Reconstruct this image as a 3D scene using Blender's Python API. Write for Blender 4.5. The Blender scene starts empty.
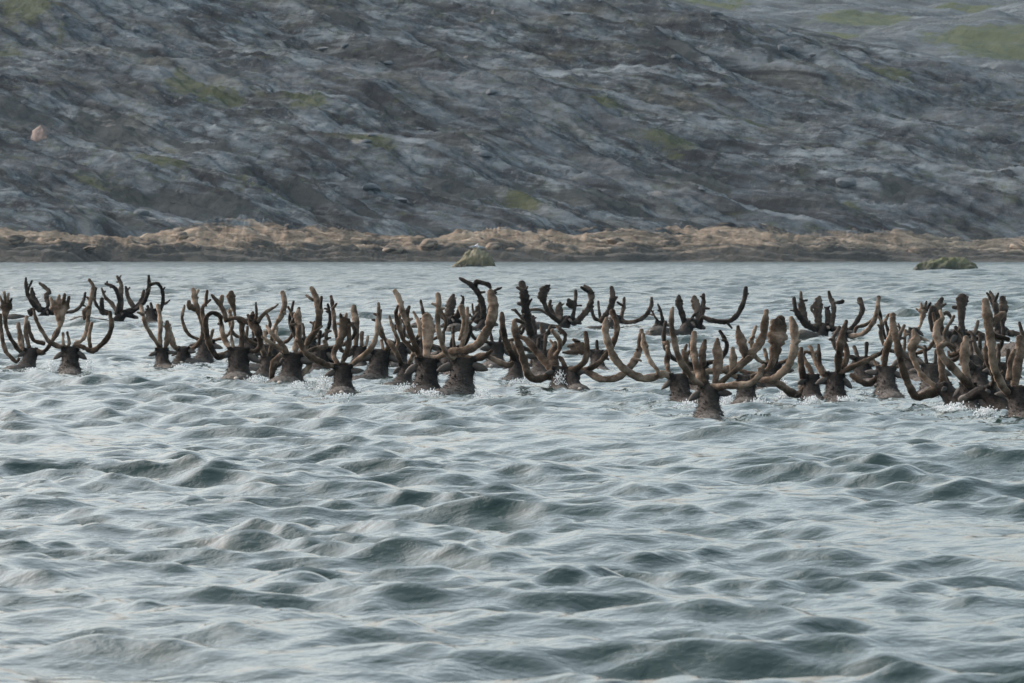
import bpy, bmesh, math, random
import numpy as np
from mathutils import Vector, Matrix

# ------------------------------------------------------------------ camera, sky, light
FPX = 5690.0            # focal length in pixels (200 mm on a 36 mm sensor, 1024 px wide)
CAM_H = 1.84            # eye height above the water, standing in a boat
HORIZON = 238.0         # pixel row of the true horizon, behind the hill
PITCH = math.atan((341.5 - HORIZON) / FPX)

S = bpy.context.scene
C = S.collection
cam_d = bpy.data.cameras.new('camera')
cam_d.lens = FPX / 1024 * 36
cam_d.sensor_width = 36
cam_d.clip_start = 0.5
cam_d.clip_end = 5000
cam_d.dof.use_dof = True
cam_d.dof.focus_distance = 68
cam_d.dof.aperture_fstop = 14.0
cam = bpy.data.objects.new('camera', cam_d)
C.objects.link(cam)
cam.location = (0, 0, CAM_H)
cam.rotation_euler = (math.pi / 2 - PITCH, 0, 0)
S.camera = cam

SUN_EL, SUN_AZ = math.radians(32), math.radians(-60)     # sun lost in the overcast, away to the left
world = bpy.data.worlds.new('World')
S.world = world
world.use_nodes = True
wn = world.node_tree
sky = wn.nodes.new('ShaderNodeTexSky')
sky.sky_type = 'NISHITA'
sky.sun_disc = False
sky.sun_elevation = SUN_EL
sky.sun_rotation = SUN_AZ
sky.air_density = 1.2
sky.dust_density = 6.0
sky.ozone_density = 2.0
hsv = wn.nodes.new('ShaderNodeHueSaturation')            # overcast: nearly colourless light
hsv.inputs['Saturation'].default_value = 0.60
hsv.inputs['Hue'].default_value = 0.468
wn.links.new(sky.outputs[0], hsv.inputs['Color'])
bg = wn.nodes['Background']
bg.inputs[1].default_value = 0.15
wn.links.new(hsv.outputs[0], bg.inputs[0])

sun_d = bpy.data.lights.new('sun', 'SUN')
sun_d.energy = 0.5
sun_d.angle = math.radians(80)
sun_d.color = (1.0, 0.97, 0.93)
sun = bpy.data.objects.new('sun', sun_d)
C.objects.link(sun)
sd = Vector((math.sin(SUN_AZ) * math.cos(SUN_EL), math.cos(SUN_AZ) * math.cos(SUN_EL), math.sin(SUN_EL)))
sun.rotation_euler = sd.to_track_quat('Z', 'Y').to_euler()

S.view_settings.view_transform = 'Standard'
S.view_settings.look = 'None'
S.view_settings.exposure = 1.2
S.view_settings.gamma = 1.0

# ------------------------------------------------------------------ helpers
def tag(o, label=None, cat=None, group=None, kind=None):
    if label: o['label'] = label
    if cat: o['category'] = cat
    if group: o['group'] = group
    if kind: o['kind'] = kind
    return o

def link(name, me, mat=None, parent=None):
    o = bpy.data.objects.new(name, me)
    C.objects.link(o)
    if mat is not None and me is not None and not me.materials:
        me.materials.append(mat)
    if parent is not None:
        o.parent = parent
    return o

def mesh_np(name, verts, faces, smooth=True):
    me = bpy.data.meshes.new(name)
    nv, nf = len(verts), len(faces)
    k = faces.shape[1]
    me.vertices.add(nv)
    me.vertices.foreach_set('co', np.ascontiguousarray(verts, dtype=np.float32).ravel())
    me.loops.add(nf * k)
    me.loops.foreach_set('vertex_index', np.ascontiguousarray(faces, dtype=np.int32).ravel())
    me.polygons.add(nf)
    me.polygons.foreach_set('loop_start', np.arange(0, nf * k, k, dtype=np.int32))
    me.polygons.foreach_set('use_smooth', np.full(nf, smooth, dtype=bool))
    me.update(calc_edges=True)
    return me

def add_attr(me, name, vals):
    a = me.attributes.new(name, 'FLOAT', 'POINT')
    a.data.foreach_set('value', np.ascontiguousarray(vals, dtype=np.float32).ravel())

def grid_faces(nr, nc):
    i = np.arange(nr * nc).reshape(nr, nc)
    return np.stack([i[:-1, :-1], i[:-1, 1:], i[1:, 1:], i[1:, :-1]], -1).reshape(-1, 4)

def ray(px, py):
    a, b = (px - 512.0) / FPX, (341.5 - py) / FPX
    return np.array((a, math.cos(PITCH) + b * math.sin(PITCH), -math.sin(PITCH) + b * math.cos(PITCH)))

def at_depth(px, py, Y):
    r = ray(px, py)
    t = Y / r[1]
    return np.array((r[0] * t, Y, CAM_H + r[2] * t))

def on_water(px, py):
    r = ray(px, py)
    t = -CAM_H / r[2]
    return np.array((r[0] * t, r[1] * t, 0.0))

def hash2(ix, iy, seed):
    h = (ix.astype(np.int64) * 374761393 + iy.astype(np.int64) * 668265263 + seed * 1274126177) & 0x7fffffff
    h = ((h ^ (h >> 13)) * 1274126177) & 0x7fffffff
    return (h ^ (h >> 16)) & 0xffff

def perlin(x, y, seed=0):
    xi, yi = np.floor(x), np.floor(y)
    xf, yf = x - xi, y - yi
    u, v = xf * xf * xf * (xf * (xf * 6 - 15) + 10), yf * yf * yf * (yf * (yf * 6 - 15) + 10)
    def g(dx, dy):
        a = hash2(xi + dx, yi + dy, seed) * (2 * math.pi / 65536)
        return np.cos(a) * (xf - dx) + np.sin(a) * (yf - dy)
    n0 = g(0, 0) * (1 - u) + g(1, 0) * u
    n1 = g(0, 1) * (1 - u) + g(1, 1) * u
    return (n0 * (1 - v) + n1 * v) * 1.5

def fbm(x, y, oct=4, seed=0, gain=0.5, ridged=False):
    s, a = 0, 1.0
    for o in range(oct):
        n = perlin(x, y, seed + o * 17)
        s = s + a * ((1 - 2 * np.abs(n)) if ridged else n)
        a *= gain
        x, y = x * 2.03 + 3.1, y * 2.03 + 7.7
    return s

def smooth(a, b, x):
    t = np.clip((x - a) / (b - a), 0, 1)
    return t * t * (3 - 2 * t)

# ------------------------------------------------------------------ node material helper
class NT:
    def __init__(s, name):
        s.m = bpy.data.materials.new(name)
        s.m.use_nodes = True
        s.t = s.m.node_tree
        s.b = s.t.nodes['Principled BSDF']
    def n(s, typ, ins=None, **kw):
        nd = s.t.nodes.new('ShaderNode' + typ)
        for k, v in kw.items(): setattr(nd, k, v)
        for k, v in (ins or {}).items(): s.put(nd.inputs[k], v)
        return nd
    def put(s, sock, v):
        if isinstance(v, bpy.types.NodeSocket): s.t.links.new(v, sock)
        else: sock.default_value = v
    def coord(s, scale=(1, 1, 1), rot=(0, 0, 0), which='Object'):
        tc = s.n('TexCoord')
        return s.n('Mapping', {0: tc.outputs[which], 'Rotation': rot, 'Scale': scale}).outputs[0]
    def lay(s, rotz, scale):                 # turn first, then stretch: noise drawn out along a direction
        return s.n('Mapping', {0: s.coord((1, 1, 1), (0, 0, rotz)), 'Scale': scale}).outputs[0]
    def noise(s, vec, scale, detail=4, rough=0.55, dist=0.0):
        return s.n('TexNoise', {'Vector': vec, 'Scale': scale, 'Detail': detail, 'Roughness': rough, 'Distortion': dist}).outputs['Fac']
    def ramp(s, fac, stops):
        r = s.n('ValToRGB', {'Fac': fac})
        e = r.color_ramp.elements
        while len(e) < len(stops): e.new(0.5)
        for el, (p, c) in zip(e, stops):
            el.position = p
            el.color = (*c, 1) if isinstance(c, tuple) else (c, c, c, 1)
        return r.outputs['Color']
    def mix(s, fac, a, b, blend='MIX'):
        nd = s.n('Mix', data_type='RGBA', blend_type=blend)
        for sock, v in ((nd.inputs[0], fac), (nd.inputs[6], a), (nd.inputs[7], b)):
            s.put(sock, (*v, 1) if isinstance(v, tuple) and len(v) == 3 else v)
        return nd.outputs[2]
    def math(s, op, a, b=0.0, clamp=False):
        return s.n('Math', {0: a, 1: b}, operation=op, use_clamp=clamp).outputs[0]
    def attr(s, name):
        return s.n('Attribute', attribute_name=name).outputs['Fac']
    def bump(s, h, dist, strength=1.0, normal=None):
        ins = {'Height': h, 'Distance': dist, 'Strength': strength}
        if normal is not None: ins['Normal'] = normal
        return s.n('Bump', ins).outputs[0]
    def out(s, color=None, rough=None, normal=None, **kw):
        if color is not None: s.put(s.b.inputs['Base Color'], (*color, 1) if isinstance(color, tuple) else color)
        if rough is not None: s.put(s.b.inputs['Roughness'], rough)
        if normal is not None: s.put(s.b.inputs['Normal'], normal)
        for k, v in kw.items(): s.put(s.b.inputs[k.replace('_', ' ')], v)
        return s.m

# ------------------------------------------------------------------ materials
def mat_water():
    w = NT('sea_water')
    c = w.coord()
    far = w.attr('far')
    n1 = w.noise(w.lay(0.2, (0.8, 1.1, 1.0)), 2.6, 3, 0.55, 0.5)
    n2 = w.noise(w.lay(-0.2, (0.85, 1.1, 1.0)), 8.0, 3, 0.55, 0.4)
    n3 = w.noise(c, 28.0, 2, 0.5)
    b = w.bump(n1, w.math('ADD', w.math('MULTIPLY', far, 0.10), 0.026))
    n0 = w.noise(w.lay(0.12, (0.22, 0.75, 1.0)), 1.0, 4, 0.62, 0.3)      # wind lanes and chop too far off for the mesh
    b = w.bump(n0, w.math('MULTIPLY', far, 0.34), 1.0, b)
    b = w.bump(n2, 0.011, 1.0, b)
    b = w.bump(n3, 0.0016, 1.0, b)
    foam = w.attr('foam')
    fn = w.noise(w.coord((1, 1, 1)), 14.0, 5, 0.7, 0.6)
    fm = w.math('MULTIPLY', w.math('SUBTRACT', w.math('ADD', fn, foam), 0.95), 3.2, True)
    fm = w.math('MINIMUM', fm, 0.85)
    col = w.mix(fm, (0.014, 0.031, 0.028), (0.44, 0.465, 0.465))
    rough = w.math('ADD', w.math('MULTIPLY', fm, 0.5), w.math('ADD', w.math('MULTIPLY', far, 0.12), 0.07))
    w.b.inputs['IOR'].default_value = 1.333
    return w.out(col, rough, b)

def rock_color(w, dip=0.915):
    # blue-grey lichened gneiss; beds and cracks dip to the right
    n_big = w.noise(w.lay(dip, (0.04, 0.12, 0.1)), 1.0, 4, 0.6, 0.5)
    n_mid = w.noise(w.lay(dip, (0.075, 0.30, 0.3)), 1.0, 8, 0.66, 0.5)
    n_fine = w.noise(w.lay(dip - 0.08, (0.26, 0.85, 1.2)), 1.0, 8, 0.72, 0.3)
    n_spot = w.noise(w.coord((1, 0.40, 1)), 1.5, 8, 0.75, 0.2)
    n_line = w.noise(w.lay(dip + 0.03, (0.022, 0.40, 0.3)), 1.0, 2, 0.45, 0.15)
    col = w.ramp(n_mid, [(0.39, (0.003, 0.006, 0.009)), (0.465, (0.042, 0.060, 0.070)), (0.54, (0.090, 0.118, 0.134)), (0.63, (0.205, 0.246, 0.264))])  # darkest stop puts the shade of crevices into the rock colour
    col = w.mix(w.ramp(n_fine, [(0.40, 0.95), (0.46, 0.55), (0.52, 0.0)]), col, (0.012, 0.016, 0.020))
    col = w.mix(w.ramp(n_spot, [(0.55, 0.0), (0.66, 0.70)]), col, (0.205, 0.215, 0.215))
    col = w.mix(w.ramp(n_spot, [(0.30, 0.6), (0.42, 0.0)]), col, (0.022, 0.029, 0.023))
    col = w.mix(w.ramp(n_big, [(0.45, 0.0), (0.62, 0.55)]), col, (0.104, 0.126, 0.143))
    olive = w.noise(w.lay(dip, (0.06, 0.22, 0.2)), 1.0, 5, 0.66, 0.6)
    col = w.mix(w.ramp(olive, [(0.50, 0.0), (0.66, 0.55)]), col, w.mix(n_spot, (0.030, 0.030, 0.016), (0.115, 0.105, 0.066)))
    crack = w.math('ABSOLUTE', w.math('SUBTRACT', n_line, 0.5))
    col = w.mix(w.ramp(crack, [(0.003, 0.85), (0.014, 0.0)]), col, w.mix(w.ramp(n_big, [(0.44, 0.0), (0.56, 1.0)]), (0.012, 0.016, 0.019), (0.085, 0.094, 0.104)))
    n_grit = w.noise(w.lay(dip - 0.1, (0.45, 1.3, 1.5)), 1.0, 5, 0.7, 0.2)
    n_bed = w.noise(w.lay(dip + 0.02, (0.030, 0.62, 0.4)), 1.0, 5, 0.6, 0.35)
    col = w.mix(1.0, col, w.ramp(n_grit, [(0.36, 0.45), (0.47, 0.9), (0.54, 1.0), (0.66, 1.0)]), 'MULTIPLY')
    col = w.mix(w.ramp(n_grit, [(0.57, 0.0), (0.69, 0.45)]), col, (0.235, 0.262, 0.275))
    col = w.mix(1.0, col, w.ramp(n_bed, [(0.37, 0.18), (0.45, 0.75), (0.52, 1.0), (0.66, 1.0)]), 'MULTIPLY')
    col = w.mix(w.ramp(n_bed, [(0.55, 0.0), (0.66, 0.55)]), col, (0.160, 0.188, 0.206))
    return col, n_fine

def mat_hill():
    w = NT('lichen_rock_slope')
    col, nf = rock_color(w)
    gn = w.noise(w.lay(0.9, (0.35, 0.9, 1)), 1.0, 6, 0.7, 0.4)
    moss = w.math('ADD', w.attr('moss'), w.math('MULTIPLY', w.math('SUBTRACT', gn, 0.5), 2.5))
    mossm = w.ramp(moss, [(0.34, 0.0), (0.80, 0.85)])
    mcol = w.mix(w.noise(w.coord(), 2.5, 3, 0.6), (0.022, 0.032, 0.011), (0.075, 0.084, 0.027))
    col = w.mix(mossm, col, mcol)
    # dark crags and hollows: near-black shade painted into the rock colour
    hn = w.math('ADD', w.attr('crag_shade'), w.math('MULTIPLY', w.math('SUBTRACT', w.noise(w.lay(0.915, (0.14, 0.75, 0.5)), 1.0, 6, 0.70, 0.6), 0.5), 2.7))
    col = w.mix(w.ramp(hn, [(0.35, 0.0), (0.80, 0.85)]), col, w.mix(w.noise(w.coord((1, 0.4, 1)), 2.2, 5, 0.7), (0.004, 0.008, 0.010), (0.036, 0.044, 0.040)))
    # pale pink scrapes
    pn = w.math('ADD', w.attr('pale'), w.math('MULTIPLY', w.math('SUBTRACT', nf, 0.5), 1.2))
    col = w.mix(w.ramp(pn, [(0.5, 0.0), (0.9, 0.85)]), col, (0.34, 0.32, 0.29))
    h = w.math('ADD', w.math('MULTIPLY', nf, 0.6), w.noise(w.coord((1, 1, 1.2)), 6.0, 5, 0.7))
    return w.out(col, 0.92, w.bump(h, 0.32), Specular_IOR_Level=0.2)

def mat_shore():
    w = NT('tide_washed_rock')
    n = w.noise(w.lay(0.7, (0.16, 0.5, 0.8)), 1.0, 6, 0.68, 0.7)
    nf = w.noise(w.lay(0.55, (0.34, 0.95, 2.0)), 1.0, 8, 0.70, 0.4)
    zone = w.math('ADD', w.attr('zone'), w.math('MULTIPLY', w.math('SUBTRACT', n, 0.5), 1.5))
    low = w.mix(nf, (0.012, 0.013, 0.011), (0.100, 0.092, 0.076))
    high = w.ramp(nf, [(0.32, (0.030, 0.026, 0.022)), (0.42, (0.160, 0.120, 0.085)), (0.52, (0.300, 0.228, 0.162)), (0.66, (0.46, 0.385, 0.295))])
    pink = w.mix(w.ramp(w.noise(w.coord(), 0.16, 3, 0.5), [(0.42, 0.0), (0.62, 0.8)]), high, w.mix(0.35, high, (0.21, 0.18, 0.125)))
    pink = w.mix(w.attr('drab'), pink, w.mix(0.6, pink, (0.155, 0.145, 0.120)))
    col = w.mix(w.ramp(zone, [(0.36, 0.0), (0.55, 1.0)]), low, pink)
    dark, _ = rock_color(w)
    col = w.mix(w.ramp(zone, [(0.80, 0.0), (1.0, 1.0)]), col, dark)
    col = w.mix(w.ramp(nf, [(0.33, 0.75), (0.42, 0.0)]), col, (0.04, 0.04, 0.038))
    h = w.noise(w.coord((1, 1, 1.5)), 3.5, 6, 0.7)
    return w.out(col, 0.85, w.bump(h, 0.25), Specular_IOR_Level=0.3)

def mat_far_hill():
    w = NT('far_slab_rock_and_turf')
    col, nf = rock_color(w)
    col = w.mix(0.55, col, (0.030, 0.042, 0.046))
    moss = w.math('ADD', w.attr('moss'), w.math('MULTIPLY', w.math('SUBTRACT', w.noise(w.coord((0.7, 0.4, 1)), 0.7, 6, 0.7), 0.5), 2.2))
    mcol = w.mix(w.noise(w.coord(), 1.2, 3, 0.6), (0.016, 0.026, 0.010), (0.056, 0.068, 0.022))
    col = w.mix(w.ramp(moss, [(0.35, 0.0), (0.7, 0.95)]), col, mcol)
    return w.out(col, 0.92, w.bump(nf, 0.3), Specular_IOR_Level=0.25)

def mat_islet(name, lo, mid, hi, zmid):
    w = NT(name)
    n = w.noise(w.coord((1, 1, 1.6)), 1.6, 5, 0.66)
    z = w.n('SeparateXYZ', {0: w.n('TexCoord').outputs['Object']}).outputs[2]
    f = w.math('ADD', w.math('DIVIDE', z, zmid * 2), w.math('MULTIPLY', w.math('SUBTRACT', n, 0.5), 0.7))
    col = w.ramp(f, [(0.02, lo), (0.16, mid), (0.75, hi)])
    col = w.mix(w.ramp(w.noise(w.coord(), 5.0, 4, 0.7), [(0.34, 0.5), (0.46, 0.0)]), col, (0.05, 0.05, 0.035))
    return w.out(col, 0.85, w.bump(w.noise(w.coord(), 7.0, 4, 0.7), 0.08))

def mat_velvet(name, c0, c1, c2):
    w = NT(name)
    rnd = w.n('ObjectInfo').outputs['Random']
    n = w.noise(w.coord(), 5.0, 5, 0.62)
    f = w.math('ADD', w.math('MULTIPLY', w.math('SUBTRACT', n, 0.5), 2.1), w.math('ADD', w.math('MULTIPLY', rnd, 0.5), 0.25), True)
    col = w.ramp(f, [(0.1, c0), (0.5, c1), (0.9, c2)])
    # bare, darker growing ends
    col = w.mix(w.math('MULTIPLY', w.attr('tip'), 0.5), col, c0)
    h = w.bump(w.noise(w.coord((1, 1, 1)), 70.0, 3, 0.7), 0.008)
    h = w.bump(w.noise(w.coord(), 22.0, 3, 0.6), 0.02, 1.0, h)
    return w.out(col, 0.95, h, Sheen_Weight=0.22, Sheen_Roughness=0.4, Sheen_Tint=(0.95, 0.82, 0.68, 1), Specular_IOR_Level=0.08)

def mat_coat():
    w = NT('reindeer_coat')
    xyz = w.n('SeparateXYZ', {0: w.n('TexCoord').outputs['Object']})
    y = xyz.outputs[1]
    rnd = w.n('ObjectInfo').outputs['Random']
    n = w.noise(w.coord((1, 0.5, 1)), 16.0, 5, 0.65)
    base = w.ramp(n, [(0.3, (0.004, 0.0034, 0.003)), (0.52, (0.011, 0.0082, 0.0064)), (0.75, (0.042, 0.031, 0.023))])
    grey = w.mix(n, (0.020, 0.017, 0.014), (0.085, 0.073, 0.062))
    col = w.mix(w.math('MULTIPLY', w.math('POWER', rnd, 1.8), 0.65), base, grey)
    zl = w.math('ADD', xyz.outputs[2], w.math('MULTIPLY', w.math('SUBTRACT', w.noise(w.coord(), 7.0, 4, 0.6), 0.5), 0.35))
    col = w.mix(w.ramp(zl, [(0.0, 0.65), (0.15, 0.0)]), col, w.mix(n, (0.030, 0.025, 0.020), (0.115, 0.098, 0.082)))
    yn = w.math('ADD', y, w.math('MULTIPLY', w.math('SUBTRACT', n, 0.5), 0.25))
    flank = w.ramp(w.math('ADD', w.math('MULTIPLY', yn, -0.5), 0.0), [(0.18, 0.0), (0.42, 0.75)])
    col = w.mix(flank, col, grey)
    rump = w.ramp(w.math('MULTIPLY', yn, -0.5), [(0.60, 0.0), (0.70, 0.9)])
    col = w.mix(rump, col, (0.090, 0.079, 0.068))
    muz = w.ramp(yn, [(0.24, 0.0), (0.33, 0.8)])
    col = w.mix(muz, col, (0.20, 0.18, 0.155))
    h = w.noise(w.coord((1, 0.35, 1)), 60.0, 3, 0.7)
    return w.out(col, 0.72, w.bump(h, 0.02), Specular_IOR_Level=0.12)

def mat_plain(name, c0, c1, scale=20, rough=0.8, **kw):
    w = NT(name)
    n = w.noise(w.coord(), scale, 4, 0.6)
    return w.out(w.mix(n, c0, c1), rough, w.bump(n, 0.004), **kw)

M_WATER = mat_water()
M_HILL = mat_hill()
M_SHORE = mat_shore()
M_FAR = mat_far_hill()
M_VELVET = mat_velvet('antler_velvet', (0.020, 0.014, 0.010), (0.100, 0.069, 0.048), (0.330, 0.245, 0.180))
M_VELVET_DARK = mat_velvet('dark_antler_velvet', (0.014, 0.011, 0.009), (0.044, 0.034, 0.027), (0.125, 0.097, 0.076))
M_COAT = mat_coat()
M_EAR = mat_plain('ear_fur', (0.020, 0.016, 0.013), (0.095, 0.078, 0.063))
M_TAIL = mat_plain('white_tail_hair', (0.20, 0.18, 0.155), (0.36, 0.33, 0.29))
M_EYE = mat_plain('eye', (0.01, 0.008, 0.006), (0.02, 0.015, 0.012), 5, 0.15)
M_SPRAY = mat_plain('white_spray', (0.66, 0.69, 0.69), (0.78, 0.80, 0.80), 8, 0.35)

# ------------------------------------------------------------------ the hill, its shore and the hill behind
SHORE_Y, BAND, SLOPE = 436.0, 9.0, 0.26

def slope_point(px, py):                      # photo pixel -> point on the plain slope
    k = (HORIZON - py) / FPX
    Y = (CAM_H - 2.55 + SLOPE * (SHORE_Y + BAND)) / (SLOPE - k)
    return (px - 512) / FPX * Y, Y, 1.0 / (SLOPE - k)

def patch_mask(X, Y, spots, wob):
    m = np.zeros_like(X)
    for px, py, rx, ry in spots:
        cx, cy, st = slope_point(px, py)
        ex, ey = rx / FPX * cy, ry / FPX * cy * st
        # patches follow the dip of the strata
        dx, dy = X - cx, Y - cy
        dy = dy + dx * 0.9
        q = (dx / ex) ** 2 + (dy / ey) ** 2
        m = np.maximum(m, np.clip(1.25 - q * (1 + wob), 0, 1))
    return m

def strata(X, Y):
    # plan direction of the strata: the lines drop to the right as seen from the water
    w = (1.3 * X + Y) / 1.64
    l = (X - 1.3 * Y) / 1.64
    wq = w + 1.5 * fbm(X / 22, Y / 22, 3, 5)
    z = np.zeros_like(X)
    for p, amp, sd in ((13.0, 1.9, 11), (4.6, 0.95, 23), (1.7, 0.36, 37)):
        q = wq / p + 0.8 * perlin(l / (p * 8), w / (p * 9), sd)
        fr = q - np.floor(q)
        saw = np.where(fr < 0.16, fr / 0.16, (1 - fr) / 0.84)      # short steep face to the water, long back slope
        gate = smooth(-0.25, 0.35, perlin(l / (p * 5.5), w / (p * 1.6), sd + 3))
        z += amp * gate * (saw - 0.5)
    z += 0.42 * fbm(w / 2.6, l / 15.0, 5, 51, 0.55, True)
    z += 0.13 * fbm(X / 1.9, Y / 1.9, 4, 71, 0.62)
    return z

def build_hill():
    xs = np.linspace(-60, 60, 740)
    ys = np.concatenate([np.linspace(440.0, 532.0, 390), np.linspace(533.0, 700, 40)])
    X, Y = np.meshgrid(xs, ys)
    lift = np.clip((Y - 442.0) / 9.0, 0.0, 1.0)
    base = 2.55 + SLOPE * (Y - (SHORE_Y + BAND))
    base += 1.5 * fbm(X / 26, Y / 26, 3, 2) * lift
    base -= 1.1 * smooth(8, 45, X) * (1 - np.clip((Y - 446.5) / 8.0, 0, 1)) + 2.2 * smooth(446.5, 440, Y)
    st = strata(X, Y)
    Zs = base + st * (0.30 + 0.70 * lift)
    crest = 23.2 - 0.25 * (X - 16) + 0.35 * fbm(X / 9, Y / 20, 3, 91) + 0.12 * st
    k = 1.0
    hgt = np.clip(0.5 + 0.5 * (crest - Zs) / k, 0, 1)
    Z = crest * (1 - hgt) + Zs * hgt - k * hgt * (1 - hgt)
    V = np.stack([X, Y, Z], -1).reshape(-1, 3)
    me = mesh_np('hill', V, grid_faces(*X.shape))
    wob = 0.8 * fbm(X / 3, Y / 6, 3, 99)
    moss = patch_mask(X, Y, [(205, 97, 42, 11), (600, 107, 26, 7), (672, 137, 34, 10), (372, 150, 24, 12), (115, 190, 45, 5),
                             (25, 22, 34, 11), (702, 176, 26, 7), (845, 200, 18, 5), (150, 172, 40, 7), (305, 112, 30, 8), (8, 50, 20, 6),
                             (260, 195, 60, 4), (880, 70, 26, 6), (515, 200, 30, 5), (745, 120, 30, 6)], wob)
    crag_shade = patch_mask(X, Y, [(690, 165, 45, 9), (100, 128, 45, 15), (25, 118, 36, 12), (460, 185, 45, 9), (200, 152, 30, 8), (130, 55, 36, 8),
                              (230, 80, 26, 4), (345, 22, 28, 5), (430, 38, 46, 5), (560, 102, 28, 7), (670, 55, 45, 6), (930, 132, 55, 8), (760, 60, 36, 5),
                              (640, 210, 110, 7), (380, 212, 120, 7), (860, 215, 80, 5), (200, 210, 100, 8), (780, 100, 30, 4), (905, 195, 30, 6)], wob)
    pale = patch_mask(X, Y, [(185, 79, 9, 2.5), (357, 154, 9, 3), (662, 192, 18, 2.5), (105, 122, 24, 4), (764, 153, 7, 4), (22, 222, 14, 2),
                             (165, 222, 22, 3), (345, 83, 14, 3), (565, 60, 18, 2), (740, 100, 26, 3)], wob)
    # painted shade deepens in the hollows of the relief and down the slope
    gy = np.gradient(st, axis=0) / np.gradient(Y, axis=0)
    crag_shade = crag_shade * 1.05 + 0.30 * smooth(0.0, 0.55, -st) + 0.26 * smooth(505, 450, Y) - 0.10
    for nm, a in (('moss', moss * 0.58 + 0.215), ('crag_shade', crag_shade), ('pale', pale * 0.62)): add_attr(me, nm, a)
    o = link('hill', me, M_HILL)
    return tag(o, kind='structure')

def build_shore():
    xs = np.linspace(-60, 60, 760)
    t = np.linspace(-5, 14, 110)
    X, T = np.meshgrid(xs, t)
    Ys = SHORE_Y + 2.0 * fbm(xs / 18, xs * 0, 3, 7) + np.where(xs < -30, 0, 0)
    spit = np.exp(-((xs + 37.5) / 5.5) ** 4)                    # low rocky tongue at the left
    Ys = Ys - 9.0 * spit
    Y = Ys[None, :] + T * (1 + 0.55 * spit[None, :])
    tall = (0.92 + 0.42 * fbm(xs / 13, xs * 0 + 4, 3, 61))[None, :]
    prof = tall * np.interp(T, [-5, -1.2, 0, 3.0, 6.0, 9.0, 11, 14], [-1.8, -0.6, 0.0, 0.95, 1.7, 2.4, 2.1, 0.6])
    n = fbm(X / 8.0 + Y / 5, Y / 2.0, 5, 131, 0.55, True) * 0.30
    blk = fbm(X / 5.5, Y / 2.4, 5, 151, 0.58) * 0.20
    slab = (X * 0.12 + Y * 0.62 + 1.1 * perlin(X / 9, Y / 6, 13))
    fr = slab - np.floor(slab)
    saw = np.where(fr < 0.12, fr / 0.12, (1 - fr) / 0.88) - 0.5
    s2 = X * 0.55 - Y * 0.9 + 0.7 * perlin(X / 5, Y / 4, 19)
    f2 = s2 - np.floor(s2)
    saw = saw + 0.20 * (np.where(f2 < 0.12, f2 / 0.12, (1 - f2) / 0.88) - 0.5)
    blk = blk + fbm(X / 1.3, Y / 1.0, 3, 171, 0.6) * 0.12
    amp = smooth(-2.5, 1.2, T) * (1 - 0.5 * smooth(9, 13, T))
    Z = prof + (n * 0.8 + blk + saw * 0.62 - 0.1) * amp * (0.65 + 0.5 * smooth(0, 5, T))
    Z = Z * (1 - 0.35 * smooth(10, 45, X)) + 0.3 * smooth(11, 14, T) * smooth(10, 45, X) * 0
    V = np.stack([X, Y, Z], -1).reshape(-1, 3)
    me = mesh_np('shore', V, grid_faces(*X.shape))
    zn = Z / 2.75 * (1 + 0.35 * smooth(10, 45, X))
    # the bleached band lies above the tide mark; the tongue at the left is weedy
    zone = np.clip(zn, 0, 1.05) * (0.93 + 0.12 * fbm(X / 12, Y / 12, 2, 77)) - 0.12 * spit[None, :] - 0.06 * smooth(-22, -34, X)
    add_attr(me, 'zone', zone)
    add_attr(me, 'drab', smooth(2, 38, X) * 0.75)
    o = tag(link('shore', me, M_SHORE), kind='structure')
    return o, (xs, Ys)

def boulder_mesh(name, seed, sub=3, rough=0.34):
    bm = bmesh.new()
    bmesh.ops.create_icosphere(bm, subdivisions=sub, radius=1)
    rng = random.Random(seed)
    planes = [(Vector((rng.gauss(0, 1), rng.gauss(0, 1), rng.gauss(0, 0.8))).normalized(), rng.uniform(0.62, 0.95)) for _ in range(9)]
    for v in bm.verts:
        for nrm, d in planes:                     # chop flats so it reads as broken rock
            e = v.co.dot(nrm) - d
            if e > 0: v.co -= nrm * e * 0.9
        v.co *= 1 + rough * 0.2 * (rng.random() - 0.5)
    me = bpy.data.meshes.new(name)
    bm.to_mesh(me); bm.free()
    return me

def build_far_hill():
    xs = np.linspace(-20, 110, 330)
    ys = np.linspace(590, 760, 200)
    X, Y = np.meshgrid(xs, ys)
    Z = 15.5 + 0.115 * (Y - 590) + 1.3 * fbm(X / 22, Y / 40, 3, 202) + strata(X * 0.8, Y * 0.6) * 0.75
    # shallow valley of turf between the two hills, a rounded slab behind it
    Z += 2.4 * np.exp(-((X - 62) / 18) ** 2 - ((Y - 655) / 22) ** 2)
    V = np.stack([X, Y, Z], -1).reshape(-1, 3)
    me = mesh_np('far_hill', V, grid_faces(*X.shape))
    m = np.zeros_like(X)
    for px, py, rx, ry in ((985, 52, 70, 7), (860, 22, 55, 7), (830, 40, 34, 8), (715, 3, 40, 6), (960, 4, 60, 3), (1000, 60, 60, 7)):
        k = (HORIZON - py) / FPX
        cy = (15.5 - 0.115 * 590 - CAM_H) / (k - 0.115)
        cx = (px - 512) / FPX * cy
        q = ((X - cx) / (rx / FPX * cy)) ** 2 + ((Y - cy) / (ry / FPX * cy / (0.115 - k))) ** 2
        m = np.maximum(m, np.clip(1.25 - q, 0, 1))
    add_attr(me, 'moss', m * 0.8 + 0.10)
    return tag(link('far_hill', me, M_FAR), kind='structure')

hill = build_hill()
shore, (SXS, SYS) = build_shore()
build_far_hill()

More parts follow.
